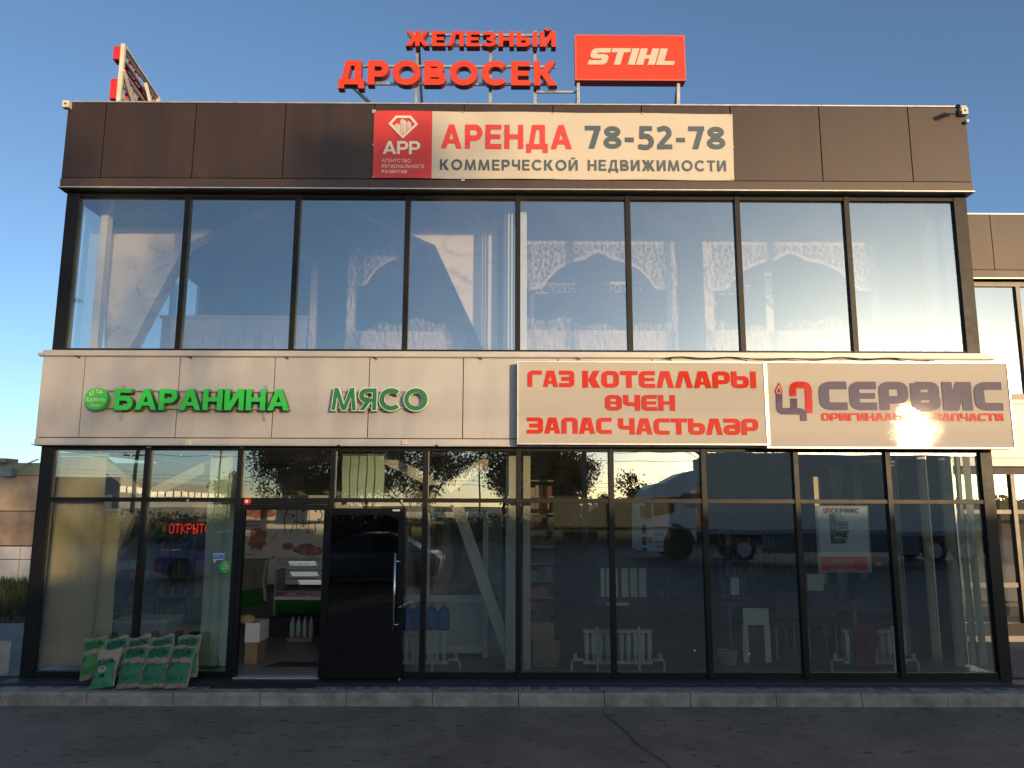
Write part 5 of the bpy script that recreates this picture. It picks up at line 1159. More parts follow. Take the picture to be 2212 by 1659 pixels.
mb = MB(); c = A(534, 1346, Y=.95); mb.lathe(c, [(0, 0), (.1, .0), (.11, .05), (.08, .1), (0, .12)], 14); tag(mb.build('bread_loaf', mat('bread', (.45, .28, .12), .8), smooth=True), 'round tan loaf lying on the white carton inside the doorway', 'bread')
t = thing('bottle_pack', 'tray of four clear bottles on the shop floor under the green counter', 'bottles', A(645, 1400, Y=2.2)); c = A(620, 1380, Y=2.3)
mb = MB(); d_ = A(674, 1380, Y=2.3); mb.box(c.x, d_.x, 2.3, 2.5, .2, .26); mb.build('tray', CARD, t)
for k in range(4):
    x = c.x + (d_.x - c.x) * (k + .5) / 4; mb = MB(); mb.lathe((x, 2.4, .26), [(.04, 0), (.042, .14), (.036, .16), (.042, .18), (.03, .24), (.013, .28), (.013, .31), (0, .31)], 12); mb.build('bottle', mat('clear_plastic', (.35, .38, .38), .1), t, smooth=True)
mb = MB(); mb.prism([(gx[2] + .25, 0), (gx[3] - .05, 0), (gx[3] - .05, .3), (gx[2] + .4, .3)], 0, .008)
o = mb.build('door_mat', mat('mat_brown', (.05, .04, .035), .9)); o.rotation_euler.x = rad(-90); o.location = (0, .32 - 0, .2); o.scale = (1, 1, 1)
o.rotation_euler.x = rad(-90); o.location = (0, .55, .199); tag(o, 'dark mat on the floor just inside the open doorway', 'mat')
# boiler poster on the right glass
PO = thing('boiler_poster', 'white and red poster of a boiler hanging behind the ninth bay', 'poster', A(1820, 1235, Y=.05)); Yo = .04
plane_rect('poster_frame', 1768.5, 1092.5, 1874.5, 1236, Yo, mat('poster_rim', (.42, .40, .33), .5), PO, .006)
plane_rect('poster_sheet', 1772, 1096, 1871, 1202, Yo - .003, mat('poster_blue_white', (.62, .70, .82), .5, 0, .03), PO, .003)
plane_rect('red_field', 1776, 1202.5, 1872, 1233, Yo - .003, REDP, PO, .003)
Yq = Yo - .005
ptxt('ЗАПЧАСТИ', 1795, 1218.5, 1843, 1209.5, PO, Yq, BANW, off=.004, shear=.15)
ptxt('НА ВСЕ', 1808, 1225.5, 1831, 1220.5, PO, Yq, BANW, off=.0, shear=.15)
ptxt('ГАЗОВЫЕ КОТЛЫ', 1792, 1232, 1847, 1227, PO, Yq, BANW, off=.0, shear=.15)
word_letters('СЕРВИС', SQ, A(1793.5, 1107.5, Y=Yq), A(1855, 1098, Y=Yq), Yq, None, [PURP], PO, one=True, name='lettering', t=.27)
word_letters('Ц', SQ, A(1779, 1109, Y=Yq), A(1787, 1098, Y=Yq), Yq, None, [PURP], PO, one=True, name='lettering')
word_letters('П', SQ, A(1784, 1107, Y=Yq - .001), A(1791, 1097, Y=Yq), Yq - .001, None, [RSG], PO, one=True, name='lettering')
BD = mat('boiler_dark', (.05, .06, .07), .5, 0, .5, 14); BL = mat('boiler_light', (.42, .46, .50), .5, 0, .2, 9); BC = mat('boiler_copper', (.40, .30, .18), .4)
def prect(x0, y0, x1, y1, m, k): plane_rect('printed_shape', 1768 + x0 / 11.6, 1075 + y0 / 11.6, 1768 + x1 / 11.6, 1075 + y1 / 11.6, Yo - .0035 - k * .0006, m, PO, .0004)
for i, q in enumerate(((310, 400, 560, 1150, BD), (440, 410, 545, 590, BL), (560, 460, 660, 555, BL), (430, 590, 740, 900, BD), (450, 610, 740, 640, BL), (450, 700, 735, 830, BL), (480, 720, 720, 780, BD), (440, 790, 760, 830, BL), (600, 900, 720, 1010, BD), (400, 970, 580, 1030, BL), (380, 1030, 700, 1140, BD), (660, 1010, 740, 1080, BL), (430, 1060, 560, 1090, BC), (345, 640, 370, 830, BC), (385, 830, 410, 960, BC))): prect(*q, i)
# right shop: desk, monitors, chairs, display stand, basket, rack, wall radiators
def zr7(x): return x
DK = thing('desk', 'long dark desk with papers in the right hand shop', 'desk', A(1780, 1440, Y=2.2)); a = A(1690, 1312, Y=1.9); b = A(2000, 1304, Y=1.9)
mb = MB(); mb.box(a.x, b.x, 1.9, 2.6, a.z - .04, a.z); mb.build('desk_top', mat('desk_wood', (.16, .13, .10), .4), DK)
for x in (a.x + .03, b.x - .1, (a.x + b.x) / 2): mb = MB(); mb.box(x, x + .05, 1.95, 2.5, .2, a.z - .041); mb.build('leg', mat('desk_leg', (.25, .25, .25), .5), DK)
mb = MB(); mb.box(a.x + .1, b.x - .12, 2.4, 2.42, .5, a.z - .05); mb.build('modesty_panel', mat('desk_panel', (.09, .09, .10), .6), DK)
for i, (x0, x1, y0, y1, lab) in enumerate(((1745, 1780, 1240, 1282, 'white monitor back on the desk left of the poster'), (1780, 1812, 1262, 1300, 'dark monitor on the desk under the poster'), (1850, 1905, 1250, 1300, 'wide dark monitor on the desk right of the poster'))):
    c = A(x0, y1, Y=2.2); d_ = A(x1, y0, Y=2.2); t = thing('monitor', lab, 'monitor', (c.x, 2.2, a.z)); m = WHITE if i == 0 else mat('monitor_black', (.02, .02, .022), .3)
    mb = MB(); mb.box(c.x, d_.x, 2.2, 2.24, c.z, d_.z); mb.build('screen_case', m, t, bevel=.005); mb = MB(); mx_ = (c.x + d_.x) / 2; mb.box(mx_ - .03, mx_ + .03, 2.22, 2.26, a.z, c.z + .05); mb.box(mx_ - .12, mx_ + .12, 2.15, 2.35, a.z, a.z + .015); mb.build('monitor_stand', m, t)
for i in range(14):
    c = A(R.uniform(1700, 1960), 1306, Y=R.uniform(1.95, 2.4)); mb = MB(); s = R.uniform(.04, .1); h = R.uniform(.02, .12); mb.box(c.x - s, c.x + s, c.y, c.y + .06, a.z + .001, a.z + h); mb.build('desk_item', R.choice(gl_), DK)
t = thing('display_stand', 'white paper display stand with a dark centre in the eighth bay', 'stand', A(1636, 1450, Y=.9)); Yd = .9
for q, m, nm, k in (((1606, 1314, 1660, 1350), WHITE, 'header_board', 0), ((1608, 1350, 1616, 1452), WHITE, 'side_strip', 0), ((1655, 1350, 1663, 1452), WHITE, 'side_strip', 0), ((1616, 1353, 1655, 1452), mat('stand_dark', (.04, .045, .06), .5), 'centre_board', .004)):
    plane_rect(nm, q[0], q[1], q[2], q[3], Yd + k, m, t, .02)
mb = MB(); c = A(1636, 1350, Y=Yd); mb.bar((c.x, Yd + .03, c.z + .2), (c.x, Yd + .5, .2), .03); mb.build('rear_strut', WHITE, t)
ptxt('СВОБОДНО', 1626, 1333, 1644, 1330, t, Yd - .002, INK, off=0) if False else None
t = thing('waste_basket', 'pale perforated waste basket beside the display stand', 'basket', A(1577, 1448, Y=.7)); c = A(1577, 1448, Y=.7); mb = MB(); n = 20
h = A(1577, 1410, Y=.7).z - .2
for k in range(n):
    an = 6.283 * k / n; an2 = an + .5
    for (p_, q_) in ((an, an2), (an, an - .5)):
        mb.bar((c.x + .10 * math.cos(p_), .8 + .10 * math.sin(p_), .2), (c.x + .135 * math.cos(q_), .8 + .135 * math.sin(q_), .2 + h), .01)
for z, r_ in ((.2, .10), (.2 + h, .135)): mb.tube([(c.x + r_ * math.cos(6.283 * k / 20), .8 + r_ * math.sin(6.283 * k / 20), z) for k in range(21)], .012, 5, caps=False)
mb.build('basket_mesh', mat('basket_plastic', (.42, .45, .45), .5), t)
t = thing('wall_radiators', 'row of flat white sample radiators on the rear wall of the right shop', 'radiator', A(1345, 1290, Y=3.2))
plane_rect('display_board', 1290, 1205, 1400, 1310, 3.22, mat('display_board', (.12, .12, .12), .7), t, .03)
for i, x in enumerate((1298, 1310, 1326, 1343, 1362, 1381)):
    plane_rect('sample_section', x, 1228, x + (8 if i < 3 else 14), 1290, 3.14, RADM, t, .07)
plane_rect('caption_board', 1312, 1302, 1358, 1308, 3.18, WHITE, t, .02)
goods_rack('long spare parts rack along the rear wall of the right shop', 1560, 1760, 1150, 1400, 4.4, 6, 9, [mat('goods_grey', (.12, .12, .12), .5)] + gl_)
t = thing('paper_tray', 'white paper stack standing on a small table in the eighth bay', 'papers', A(1595, 1290, Y=1.8)); plane_rect('paper_sheet', 1580, 1248, 1596, 1285, 1.8, WHITE, t, .1)
mb = MB(); c = A(1570, 1300, Y=1.8); mb.box(c.x, c.x + .45, 1.75, 2.2, c.z - .03, c.z); mb.box(c.x + .02, c.x + .06, 1.8, 1.84, .2, c.z); mb.box(c.x + .38, c.x + .42, 1.8, 1.84, .2, c.z); mb.build('side_table', mat('desk_wood', (.16, .13, .10), .4), t)
for i, (x, Y, lab) in enumerate(((1700, 1.3, 'black office chair in front of the desk, left one'), (1770, 1.3, 'grey visitor chair in front of the desk beside the poster'))):
    c = A(x, 1440, Y=Y); t = thing('chair', lab, 'chair', (c.x, Y, .2)); m = mat('chair_black', (.03, .03, .035), .6)
    mb = MB(); mb.box(c.x - .22, c.x + .22, Y - .2, Y + .22, .63, .69); mb.build('seat', m, t, bevel=.015); mb = MB(); mb.box(c.x - .2, c.x + .2, Y - .24, Y - .2, .75, 1.12); mb.build('backrest', m, t, bevel=.015)
    for sx in (-.19, .19):
        for sy in (-.17, .18): mb = MB(); mb.tube([(c.x + sx, Y + sy, .2), (c.x + sx, Y + sy, .64)], .012, 6); mb.build('leg', STEEL, t)
t = thing('sofa', 'dark grey sofa corner in the last bay at the right', 'sofa', A(1990, 1440, Y=1.6)); c = A(1990, 1440, Y=1.7); sm = mat('sofa_grey', (.08, .085, .075), .8)
mb = MB(); mb.box(c.x - .45, c.x + .35, 1.5, 2.3, .22, .6); mb.build('seat', sm, t, bevel=.03); mb = MB(); mb.box(c.x - .47, c.x + .37, 2.301, 2.45, .22, 1.0); mb.build('backrest', sm, t, bevel=.03); mb = MB(); mb.box(c.x + .351, c.x + .47, 1.5, 2.3, .22, .85); mb.build('armrest', sm, t, bevel=.02)
for i, (x0, x1, y0, Y) in enumerate(((1811, 1828, 1015, 2.6), (1860, 1874, 1000, 2.4), (1770, 1786, 1030, 2.8), (1936, 1952, 985, 1.3), (2002, 2018, 975, 1.0), (2050, 2075, 985, .7))):
    a = A(x0, 1265, Y=Y).x; b = A(x1, 1265, Y=Y).x; t = thing('standing_board', ['first', 'second', 'third', 'fourth', 'fifth', 'sixth'][[0, 1, 2, 3, 4, 5][i]] + ' upright cream panel strip in the right bays, counted from the ' + 'poster outwards', 'board', (a, Y, .2), 'upright panel strips in the right bays')
    mb = MB(); mb.box(a, b, Y, Y + .03, .2, A(x0, y0, Y=Y).z); mb.build('panel_board', mat('gold_cream_panel', (.50, .42, .28), .4), t); mb = MB(); mb.box(b + .01, b + .03, Y, Y + .02, .2, A(x0, y0, Y=Y).z - .02); mb.build('panel_edge', STEEL, t)
blinds('dark olive curtain strip at the right end of the shop', (2060, 2120), 985, 1450, .45, mat('olive_curtain', (.22, .25, .20), .9))
t = thing('round_wreath', 'small dark wreath with pale dots standing in the middle shop', 'wreath', A(1441, 1290, Y=2.5)); c = A(1441, 1268, Y=2.5); mb = MB()
for k in range(60): an = R.uniform(0, 6.28); rr_ = .12 + R.uniform(-.04, .04); mb.add([(c.x + rr_ * math.cos(an) + R.uniform(-.03, .03), 2.5 + R.uniform(-.03, .03), c.z + rr_ * math.sin(an) + R.uniform(-.03, .03)) for _ in range(3)], [(0, 1, 2)])
mb.build('wreath_leaves', mat('wreath_green', (.03, .06, .03), .8), t)
for k in range(8): mb = MB(); an = 6.28 * k / 8; mb.lathe((c.x + .13 * math.cos(an), 2.45, c.z + .13 * math.sin(an)), [(0, -.012), (.012, 0), (0, .012)], 6); mb.build('berry', WHITE, t)

# ================================================================== CHARCOAL BAGS
def bag_mat(name, g1, kraft, seed, alt=False):
    m = bpy.data.materials.new(name); m.use_nodes = True; n = m.node_tree.nodes; l = m.node_tree.links; b = n['Principled BSDF']; b.inputs['Roughness'].default_value = .75
    uv = n.new('ShaderNodeUVMap'); sp = n.new('ShaderNodeSeparateXYZ'); l.new(uv.outputs[0], sp.inputs[0])
    mp = n.new('ShaderNodeMapping'); mp.inputs[1].default_value = (seed, 0, 0); l.new(uv.outputs[0], mp.inputs[0])
    z = n.new('ShaderNodeTexNoise'); z.inputs['Scale'].default_value = 7; z.inputs['Detail'].default_value = 3; l.new(mp.outputs[0], z.inputs['Vector'])
    ad = n.new('ShaderNodeMath'); ad.operation = 'MULTIPLY_ADD'; ad.inputs[1].default_value = .16; l.new(z.outputs[0], ad.inputs[0]); l.new(sp.outputs[1], ad.inputs[2])
    r = n.new('ShaderNodeValToRGB'); r.color_ramp.interpolation = 'CONSTANT'; e = r.color_ramp.elements
    st = [(0, kraft), (.14, g1), (.60, kraft), (.73, g1), (1.0, kraft)] if not alt else [(0, g1), (.72, kraft), (.73, kraft), (.9, kraft), (.99, kraft)]
    e[0].position = 0; e[0].color = st[0][1] + (1,); e[1].position = st[1][0]; e[1].color = st[1][1] + (1,)
    for p_, c_ in st[2:]: q = e.new(p_); q.color = c_ + (1,)
    l.new(ad.outputs[0], r.inputs[0])
    # kraft margin left and right
    ab = n.new('ShaderNodeMath'); ab.operation = 'SUBTRACT'; ab.inputs[1].default_value = .5; l.new(sp.outputs[0], ab.inputs[0])
    a2 = n.new('ShaderNodeMath'); a2.operation = 'ABSOLUTE'; l.new(ab.outputs[0], a2.inputs[0])
    a3 = n.new('ShaderNodeMath'); a3.operation = 'MULTIPLY_ADD'; a3.inputs[1].default_value = .06; l.new(z.outputs[0], a3.inputs[0]); l.new(a2.outputs[0], a3.inputs[2])
    gt_ = n.new('ShaderNodeMath'); gt_.operation = 'GREATER_THAN'; gt_.inputs[1].default_value = .485; l.new(a3.outputs[0], gt_.inputs[0])
    mx = n.new('ShaderNodeMix'); mx.data_type = 'RGBA'; l.new(gt_.outputs[0], mx.inputs[0]); l.new(r.outputs[0], mx.inputs[6]); mx.inputs[7].default_value = kraft + (1,)
    z2 = n.new('ShaderNodeTexNoise'); z2.inputs['Scale'].default_value = 24; z2.inputs['Detail'].default_value = 5; l.new(mp.outputs[0], z2.inputs['Vector'])
    mr = n.new('ShaderNodeMapRange'); mr.inputs[3].default_value = .65; mr.inputs[4].default_value = 1.3; l.new(z2.outputs[0], mr.inputs[0])
    m2 = n.new('ShaderNodeMix'); m2.data_type = 'RGBA'; m2.blend_type = 'MULTIPLY'; m2.inputs[0].default_value = 1; l.new(mx.outputs[2], m2.inputs[6]); l.new(mr.outputs[0], m2.inputs[7])
    l.new(m2.outputs[2], b.inputs['Base Color'])
    bp = n.new('ShaderNodeBump'); bp.inputs['Strength'].default_value = .6; bp.inputs['Distance'].default_value = .02; l.new(z.outputs[0], bp.inputs['Height']); l.new(bp.outputs[0], b.inputs['Normal']); return m
KR = (.30, .215, .15)
BAGM = [bag_mat('charcoal_bag_paper_%s' % 'abc'[k], g, KR, k * 3.3, False) for k, g in enumerate(((.03, .17, .075), (.028, .16, .08), (.06, .22, .05)))]
BAGA = bag_mat('charcoal_bag_paper_alt', (.045, .20, .10), (.40, .29, .19), 9.1, True)
BINK = mat('bag_ink', (.004, .012, .008), .7); SINK = mat('bag_sketch_ink', (.05, .045, .04), .7)
def bag(label, xb, yb, xt, yt, wpx, Y0, Y1, m, seed, alt=False):
    """bottom centre (xb,yb) at depth Y0, top centre (xt,yt) at depth Y1"""
    bo = A(xb, yb, Y=Y0); to = A(xt, yt, Y=Y1); W = A(xb + wpx / 2, yb, Y=Y0).x - A(xb - wpx / 2, yb, Y=Y0).x; H = (to - bo).length; D_ = .15
    up = (to - bo).normalized(); side = Vector((1, 0, 0)); side = (side - up * side.dot(up)).normalized(); out = side.cross(up).normalized()
    if out.y > 0: out = -out
    o_ = thing('charcoal_bag', label, 'bag', bo, 'paper bags of charcoal leaning on the window')
    rr = random.Random(seed); ph = rr.uniform(0, 9); N, M = 18, 26
    def prof(v): return min(1, (math.sin(math.pi * min(1, v * 1.0 + .0)) ** .38 if v < .5 else math.sin(math.pi * v) ** .55)) if 0 < v < 1 else 0
    def P(u, v, f):
        w_ = W * (1 - .05 * math.sin(math.pi * v)) * (1 + .04 * math.sin(v * 9 + ph)); x = (u - .5) * w_
        b = D_ * .5 * (max(0, 1 - abs(2 * u - 1) ** 2.6)) ** .5 * prof(v) * (1.25 - .6 * v)
        b += .009 * mn.noise(Vector((u * 5 + seed, v * 7, ph))) + .004 * mn.noise(Vector((u * 14 + seed, v * 20, ph)))
        zt = H * v + (.012 * math.sin(u * 7 + ph) if v > .97 else 0)
        return bo + side * x + up * zt + out * (b * f + .05)
    mb = MB(); vs = []; uvs = []
    for f in (1, -1):
        for j in range(M + 1):
            for i in range(N + 1): vs.append(P(i / N, j / M, f)); uvs.append((i / N, j / M))
    K = (N + 1) * (M + 1); fs = []
    for j in range(M):
        for i in range(N):
            a = j * (N + 1) + i; fs.append((a, a + 1, a + N + 2, a + N + 1)); fs.append((K + a, K + a + N + 1, K + a + N + 2, K + a + 1))
    for j in range(M):
        for i in (0, N): a = j * (N + 1) + i; q = (a, a + N + 1, K + a + N + 1, K + a); fs.append(q if i == 0 else q[::-1])
    for i in range(N): fs.append((i, K + i, K + i + 1, i + 1)); a = M * (N + 1) + i; fs.append((a, a + 1, K + a + 1, K + a))
    mb.add(vs, fs); me = mb.mesh('bag_body', m); uvl = me.uv_layers.new(name='UVMap')
    for lp_ in me.loops: uvl.data[lp_.index].uv = uvs[lp_.vertex_index]
    link('bag_body', me, o_, smooth=True)
    def put(name, v, f, mm, eps=.007):
        mb = MB(); mb.add([P(p[0], p[1], 1) + out * eps for p in v], f); mb.build(name, mm, o_)
    sh = -.17 if alt else 0
    def txt(s, u0, v0, u1, v1, off, shear=.2, mm=BINK):
        v, f = text2d(s, off, shear); xs = [p[0] for p in v]; put('lettering', [(u0 + (p[0] - min(xs)) * (u1 - u0) / (max(xs) - min(xs)), v0 + sh + p[1] * (v1 - v0) / CAP) for p in v], f, mm)
    txt('УГОЛЬ', .13, .74, .88, .86, .02)
    txt('БЕРЕЗОВЫЙ', .20, .685, .80, .725, .0)
    if not alt:
        txt('ДРЕВЕСНЫЙ УГОЛЬ', .18, .20, .84, .228, 0, 0); txt('3', .70, .12, .78, .175, .01, 0)
        sk = []
        for k in range(16):
            x = rr.uniform(.2, .8); y = rr.uniform(.46, .56); sk += stroke([(x, y), (x + rr.uniform(-.08, .08), y + rr.uniform(-.05, .05)), (x + rr.uniform(-.1, .1), y + rr.uniform(-.05, .04))], .012, .02)
        sk += stroke([(.12, .36), (.16, .46), (.24, .55)], .035, .03)
        mb = MB()
        for k, q in enumerate(sk): mb.add([P(p[0], p[1], 1) + out * (.0062 + .00003 * k) for p in q], [tuple(range(len(q)))])
        mb.build('sketch_print', SINK, o_)
        for k in range(2): put('text_line', [(.18, .165 - k * .03), (.62 - k * .1, .165 - k * .03), (.62 - k * .1, .178 - k * .03), (.18, .178 - k * .03)], [(0, 1, 2, 3)], BINK)
    else:
        an = [(.45 + .18 * math.cos(q), .40 + .085 * math.sin(q)) for q in [6.283 * i / 16 for i in range(16)]]; put('picture_print', an, [tuple(range(16))], mat('bag_picture', (.40, .30, .20), .7), .004)
        put('picture_detail', [(.4, .41), (.5, .40), (.52, .45), (.42, .46)], [(0, 1, 2, 3)], SINK, .006)
        put('dark_label', [(.15, .2), (.62, .2), (.62, .28), (.15, .28)], [(0, 1, 2, 3)], BINK)
    return o_
bag('leftmost charcoal bag of the back row, brighter green', 203, 1469, 212, 1379, 52, -.30, -.075, BAGM[2], 1)
bag('charcoal bag second in the back row, mostly covered', 252, 1468, 258, 1379, 50, -.30, -.075, BAGM[1], 2)
bag('charcoal bag third in the back row, top printed band visible', 302, 1468, 306, 1377, 50, -.30, -.075, BAGM[0], 3)
bag('charcoal bag fourth in the back row with a twisted kraft corner', 352, 1468, 356, 1376, 52, -.30, -.075, BAGM[1], 4)
bag('rightmost charcoal bag of the back row against the green blind', 404, 1468, 414, 1374, 50, -.30, -.075, BAGM[0], 5)
bag('shorter charcoal bag with a plain kraft top, leftmost of the front row', 223, 1490, 243, 1407, 50, -.50, -.215, BAGA, 6, True)
bag('front row charcoal bag leaning right, second from the left', 280, 1490, 302, 1398, 54, -.50, -.215, BAGM[0], 7)
bag('front row charcoal bag leaning right, third from the left', 330, 1490, 352, 1397, 54, -.50, -.215, BAGM[1], 8)
bag('front row charcoal bag at the right end of the row', 381, 1490, 403, 1398, 54, -.50, -.215, BAGM[0], 10)
# ruffled bag tops are part of each bag; small debris on the asphalt
mb = MB()
for i in range(1500):
    x = R.uniform(-7, 7); y = -.68 - abs(R.gauss(0, .5)) if R.random() < .6 else R.uniform(-3, -.7); s = R.uniform(.004, .016); an = R.uniform(0, 3); c_, s_ = math.cos(an) * s, math.sin(an) * s
    mb.add([(x - c_, y - s_, .008), (x + s_ * .6, y - c_ * .6, .008), (x + c_, y + s_, .009), (x - s_ * .6, y + c_ * .6, .012)], [(0, 1, 2, 3)])
tag(mb.build('litter_specks', mat('grit', (.10, .095, .085), .9, 0, .6, 3)), 'small leaves and grit scattered on the asphalt by the kerb', 'grit', kind='stuff')

# ================================================================== STREET BEHIND THE CAMERA (seen mirrored in the glass, and it shades the facade)
def V(x, y, Yv=None, Z=None):
    """point behind the camera whose mirror image in the shop glass is seen at (x, y)"""
    p = A(x, y, Y=Yv, Z=Z); return Vector((p.x, -p.y, p.z))
# --- articulated truck, side on, cab to the left as mirrored
TWH = mat('truck_white', (.86, .80, .72), .35, 0, .05, 2); TGR = mat('truck_grey', (.10, .10, .11), .5); TGL = mat('vehicle_glass', (.03, .035, .035), .08, 0, 0)
ORG = mat('orange_stripe', (.55, .22, .03), .4); TY = mat('tyre_rubber', (.018, .018, .018), .85); RIM = mat('rim_metal', (.35, .35, .36), .4, .5); TARP = mat('trailer_tarp', (.80, .67, .52), .6, 0, .1, 2, .1, 3)
def wheel(par, x, y, r, w_, s):
    mb = MB(); n = 24; vs = []; pr = [(r * .62, 0), (r * .95, 0), (r, .12), (r, .88), (r * .95, 1), (r * .62, 1)]
    for k in range(n):
        an = 6.283 * k / n
        for (q, d) in pr: vs.append((x + q * math.cos(an), y + s * d * w_, r + q * math.sin(an)))
    m_ = len(pr); mb.add(vs, [(k * m_ + j, k * m_ + (j + 1) % m_, ((k + 1) % n) * m_ + (j + 1) % m_, ((k + 1) % n) * m_ + j) for k in range(n) for j in range(m_)])
    o = mb.build('wheel', TY, par, smooth=False); mb = MB()
    mb.prism([(x + r * .62 * math.cos(6.283 * k / 16), r + r * .62 * math.sin(6.283 * k / 16)) for k in range(16)], y + s * .03, y + s * w_ * .9); mb.prism([(x + r * .22 * math.cos(6.283 * k / 10), r + r * .22 * math.sin(6.283 * k / 10)) for k in range(10)], y - s * .02, y + s * .1)
    mb.build('rim', RIM, o)
tf = V(1376, 1207, Z=0); TX, TYY = tf.x, -22.0
tr_k = thing('truck', 'white cab with grey trailer parked behind the viewer, reflected in the right glass', 'truck', (TX + 6, TYY, 0))
def cabsec(x0, pts, y0, y1, nm, m, bev=.04): mb = MB(); mb.prism([(TX + a, b) for a, b in pts], y1, y0); return mb.build(nm, m, tr_k, bevel=bev)
yA, yB = TYY, TYY - 2.45    # near side (towards the shop), far side
cabsec(0, [(0, .35), (.0, 1.35), (.03, 1.9), (.12, 2.75), (.28, 3.05), (.55, 3.25), (2.3, 3.3), (2.3, .75), (2.05, 1.2), (1.6, 1.4), (1.15, 1.25), (.95, .9), (.9, .32)], yA, yB, 'cab', TWH)
cabsec(0, [(.95, 3.27), (1.25, 3.45), (1.8, 3.72), (2.4, 3.86), (2.42, 3.28)], yA - .05, yB + .05, 'roof_fairing', TWH)
cabsec(0, [(-.08, 2.62), (.02, 2.5), (.45, 2.66), (1.6, 2.68), (1.75, 2.82), (2.45, 2.84), (2.45, 2.62), (.1, 2.5)], yA + .015, yA - .001, 'sun_trim', TGR, 0)
mb = MB(); mb.prism([(TX + .13, 1.62), (TX + .2, 2.4), (TX + .42, 2.46), (TX + .42, 1.7)], yA + .012, yA + .001); mb.build('corner_window', TGL, tr_k)
mb = MB(); mb.prism([(TX + .5, 1.75), (TX + .5, 2.5), (TX + 1.42, 2.5), (TX + 1.42, 1.92)], yA + .012, yA + .001); mb.build('door_window', TGL, tr_k)
mb = MB(); mb.prism([(TX + .48, 1.28), (TX + 2.28, 1.24), (TX + 2.28, 1.28), (TX + .48, 1.33)], yA + .01, yA + .001); mb.build('orange_stripe', ORG, tr_k)
mb = MB(); mb.box(TX + 1.3, TX + 1.6, yA + .001, yA + .03, 1.36, 1.46); mb.build('door_handle', TGR, tr_k)
for z in (.52, .72, 1.0, 1.07): mb = MB(); mb.box(TX + .5, TX + .9, yA + .001, yA + .012, z, z + .04); mb.build('step', TGR, tr_k)
for z0, z1 in ((1.05, 1.42), (.35, .5), (.62, .95)): mb = MB(); mb.box(TX + .02, TX + .2, yA + .001, yA + .014, z0, z1); mb.build('grille', TGR, tr_k)
mb = MB(); mb.box(TX + .24, TX + .42, yA + .001, yA + .02, .68, .92); mb.build('headlight', RIM, tr_k)
mb = MB(); mb.tube([(TX + .72, yA - .2, 3.26), (TX + .92, yA - .2, 3.72)], .008, 5); mb.build('antenna', BLACK, tr_k)
mb = MB(); mb.box(TX - .03, TX + .14, yA + .0, yA + .22, 1.7, 2.2); mb.build('mirror', TGR, tr_k, bevel=.02)
v, f = text2d('NEO', .02, .15); mb = MB(); vv = [(TX + 1.62 + (.95 - p[0] * .45) * 0 + p[0] * .26, yA + .006, 2.12 + p[1] * .2) for p in v]
mb.add([(2 * (TX + 2.0) - q[0], q[1], q[2]) for q in vv], [q for q in f]); mb.build('lettering', mat('maroon_print', (.25, .03, .04), .5), tr_k)
mb = MB(); mb.prism([(TX + 1.5 + .62 * math.cos(6.283 * k / 24), .62 + .68 * math.sin(6.283 * k / 24)) for k in range(24)], yA + .006, yA - .3); mb.build('wheel_arch', mat('wheel_arch_black', (.01, .01, .01), .9), tr_k)
wheel(tr_k, TX + 1.5, yA - .02, .5, .32, -1); wheel(tr_k, TX + 1.5, yB + .02, .5, .32, 1)
mb = MB(); mb.box(TX + 2.75, TX + 16.3, yB, yA, 1.25, 4.38); mb.build('trailer_body', TARP, tr_k, bevel=.03)
mb = MB(); mb.box(TX + 2.72, TX + 16.35, yB - .03, yA + .03, 1.1, 1.28); mb.build('trailer_sill', mat('trailer_sill', (.28, .28, .27), .5), tr_k)
mb = MB(); mb.box(TX + 2.3, TX + 15.8, yB + .6, yA - .6, .85, 1.1); mb.build('chassis', TGR, tr_k)
for k in range(20): mb = MB(); x = TX + 3.1 + k * .68; mb.box(x, x + .06, yA + .031, yA + .045, 1.14, 1.24); mb.build('tarp_buckle', TGR, tr_k)
for x in (TX + 4.3, TX + 12.2, TX + 13.5, TX + 14.8): wheel(tr_k, x, yA - .02, .5, .32, -1); wheel(tr_k, x, yB + .02, .5, .32, 1)
mb = MB(); mb.box(TX + 5.1, TX + 11.5, yA - .06, yA - .03, .32, 1.09); mb.build('side_guard', TGR, tr_k)  # guard lengthened as a dark sheet, standing in for shade under the trailer
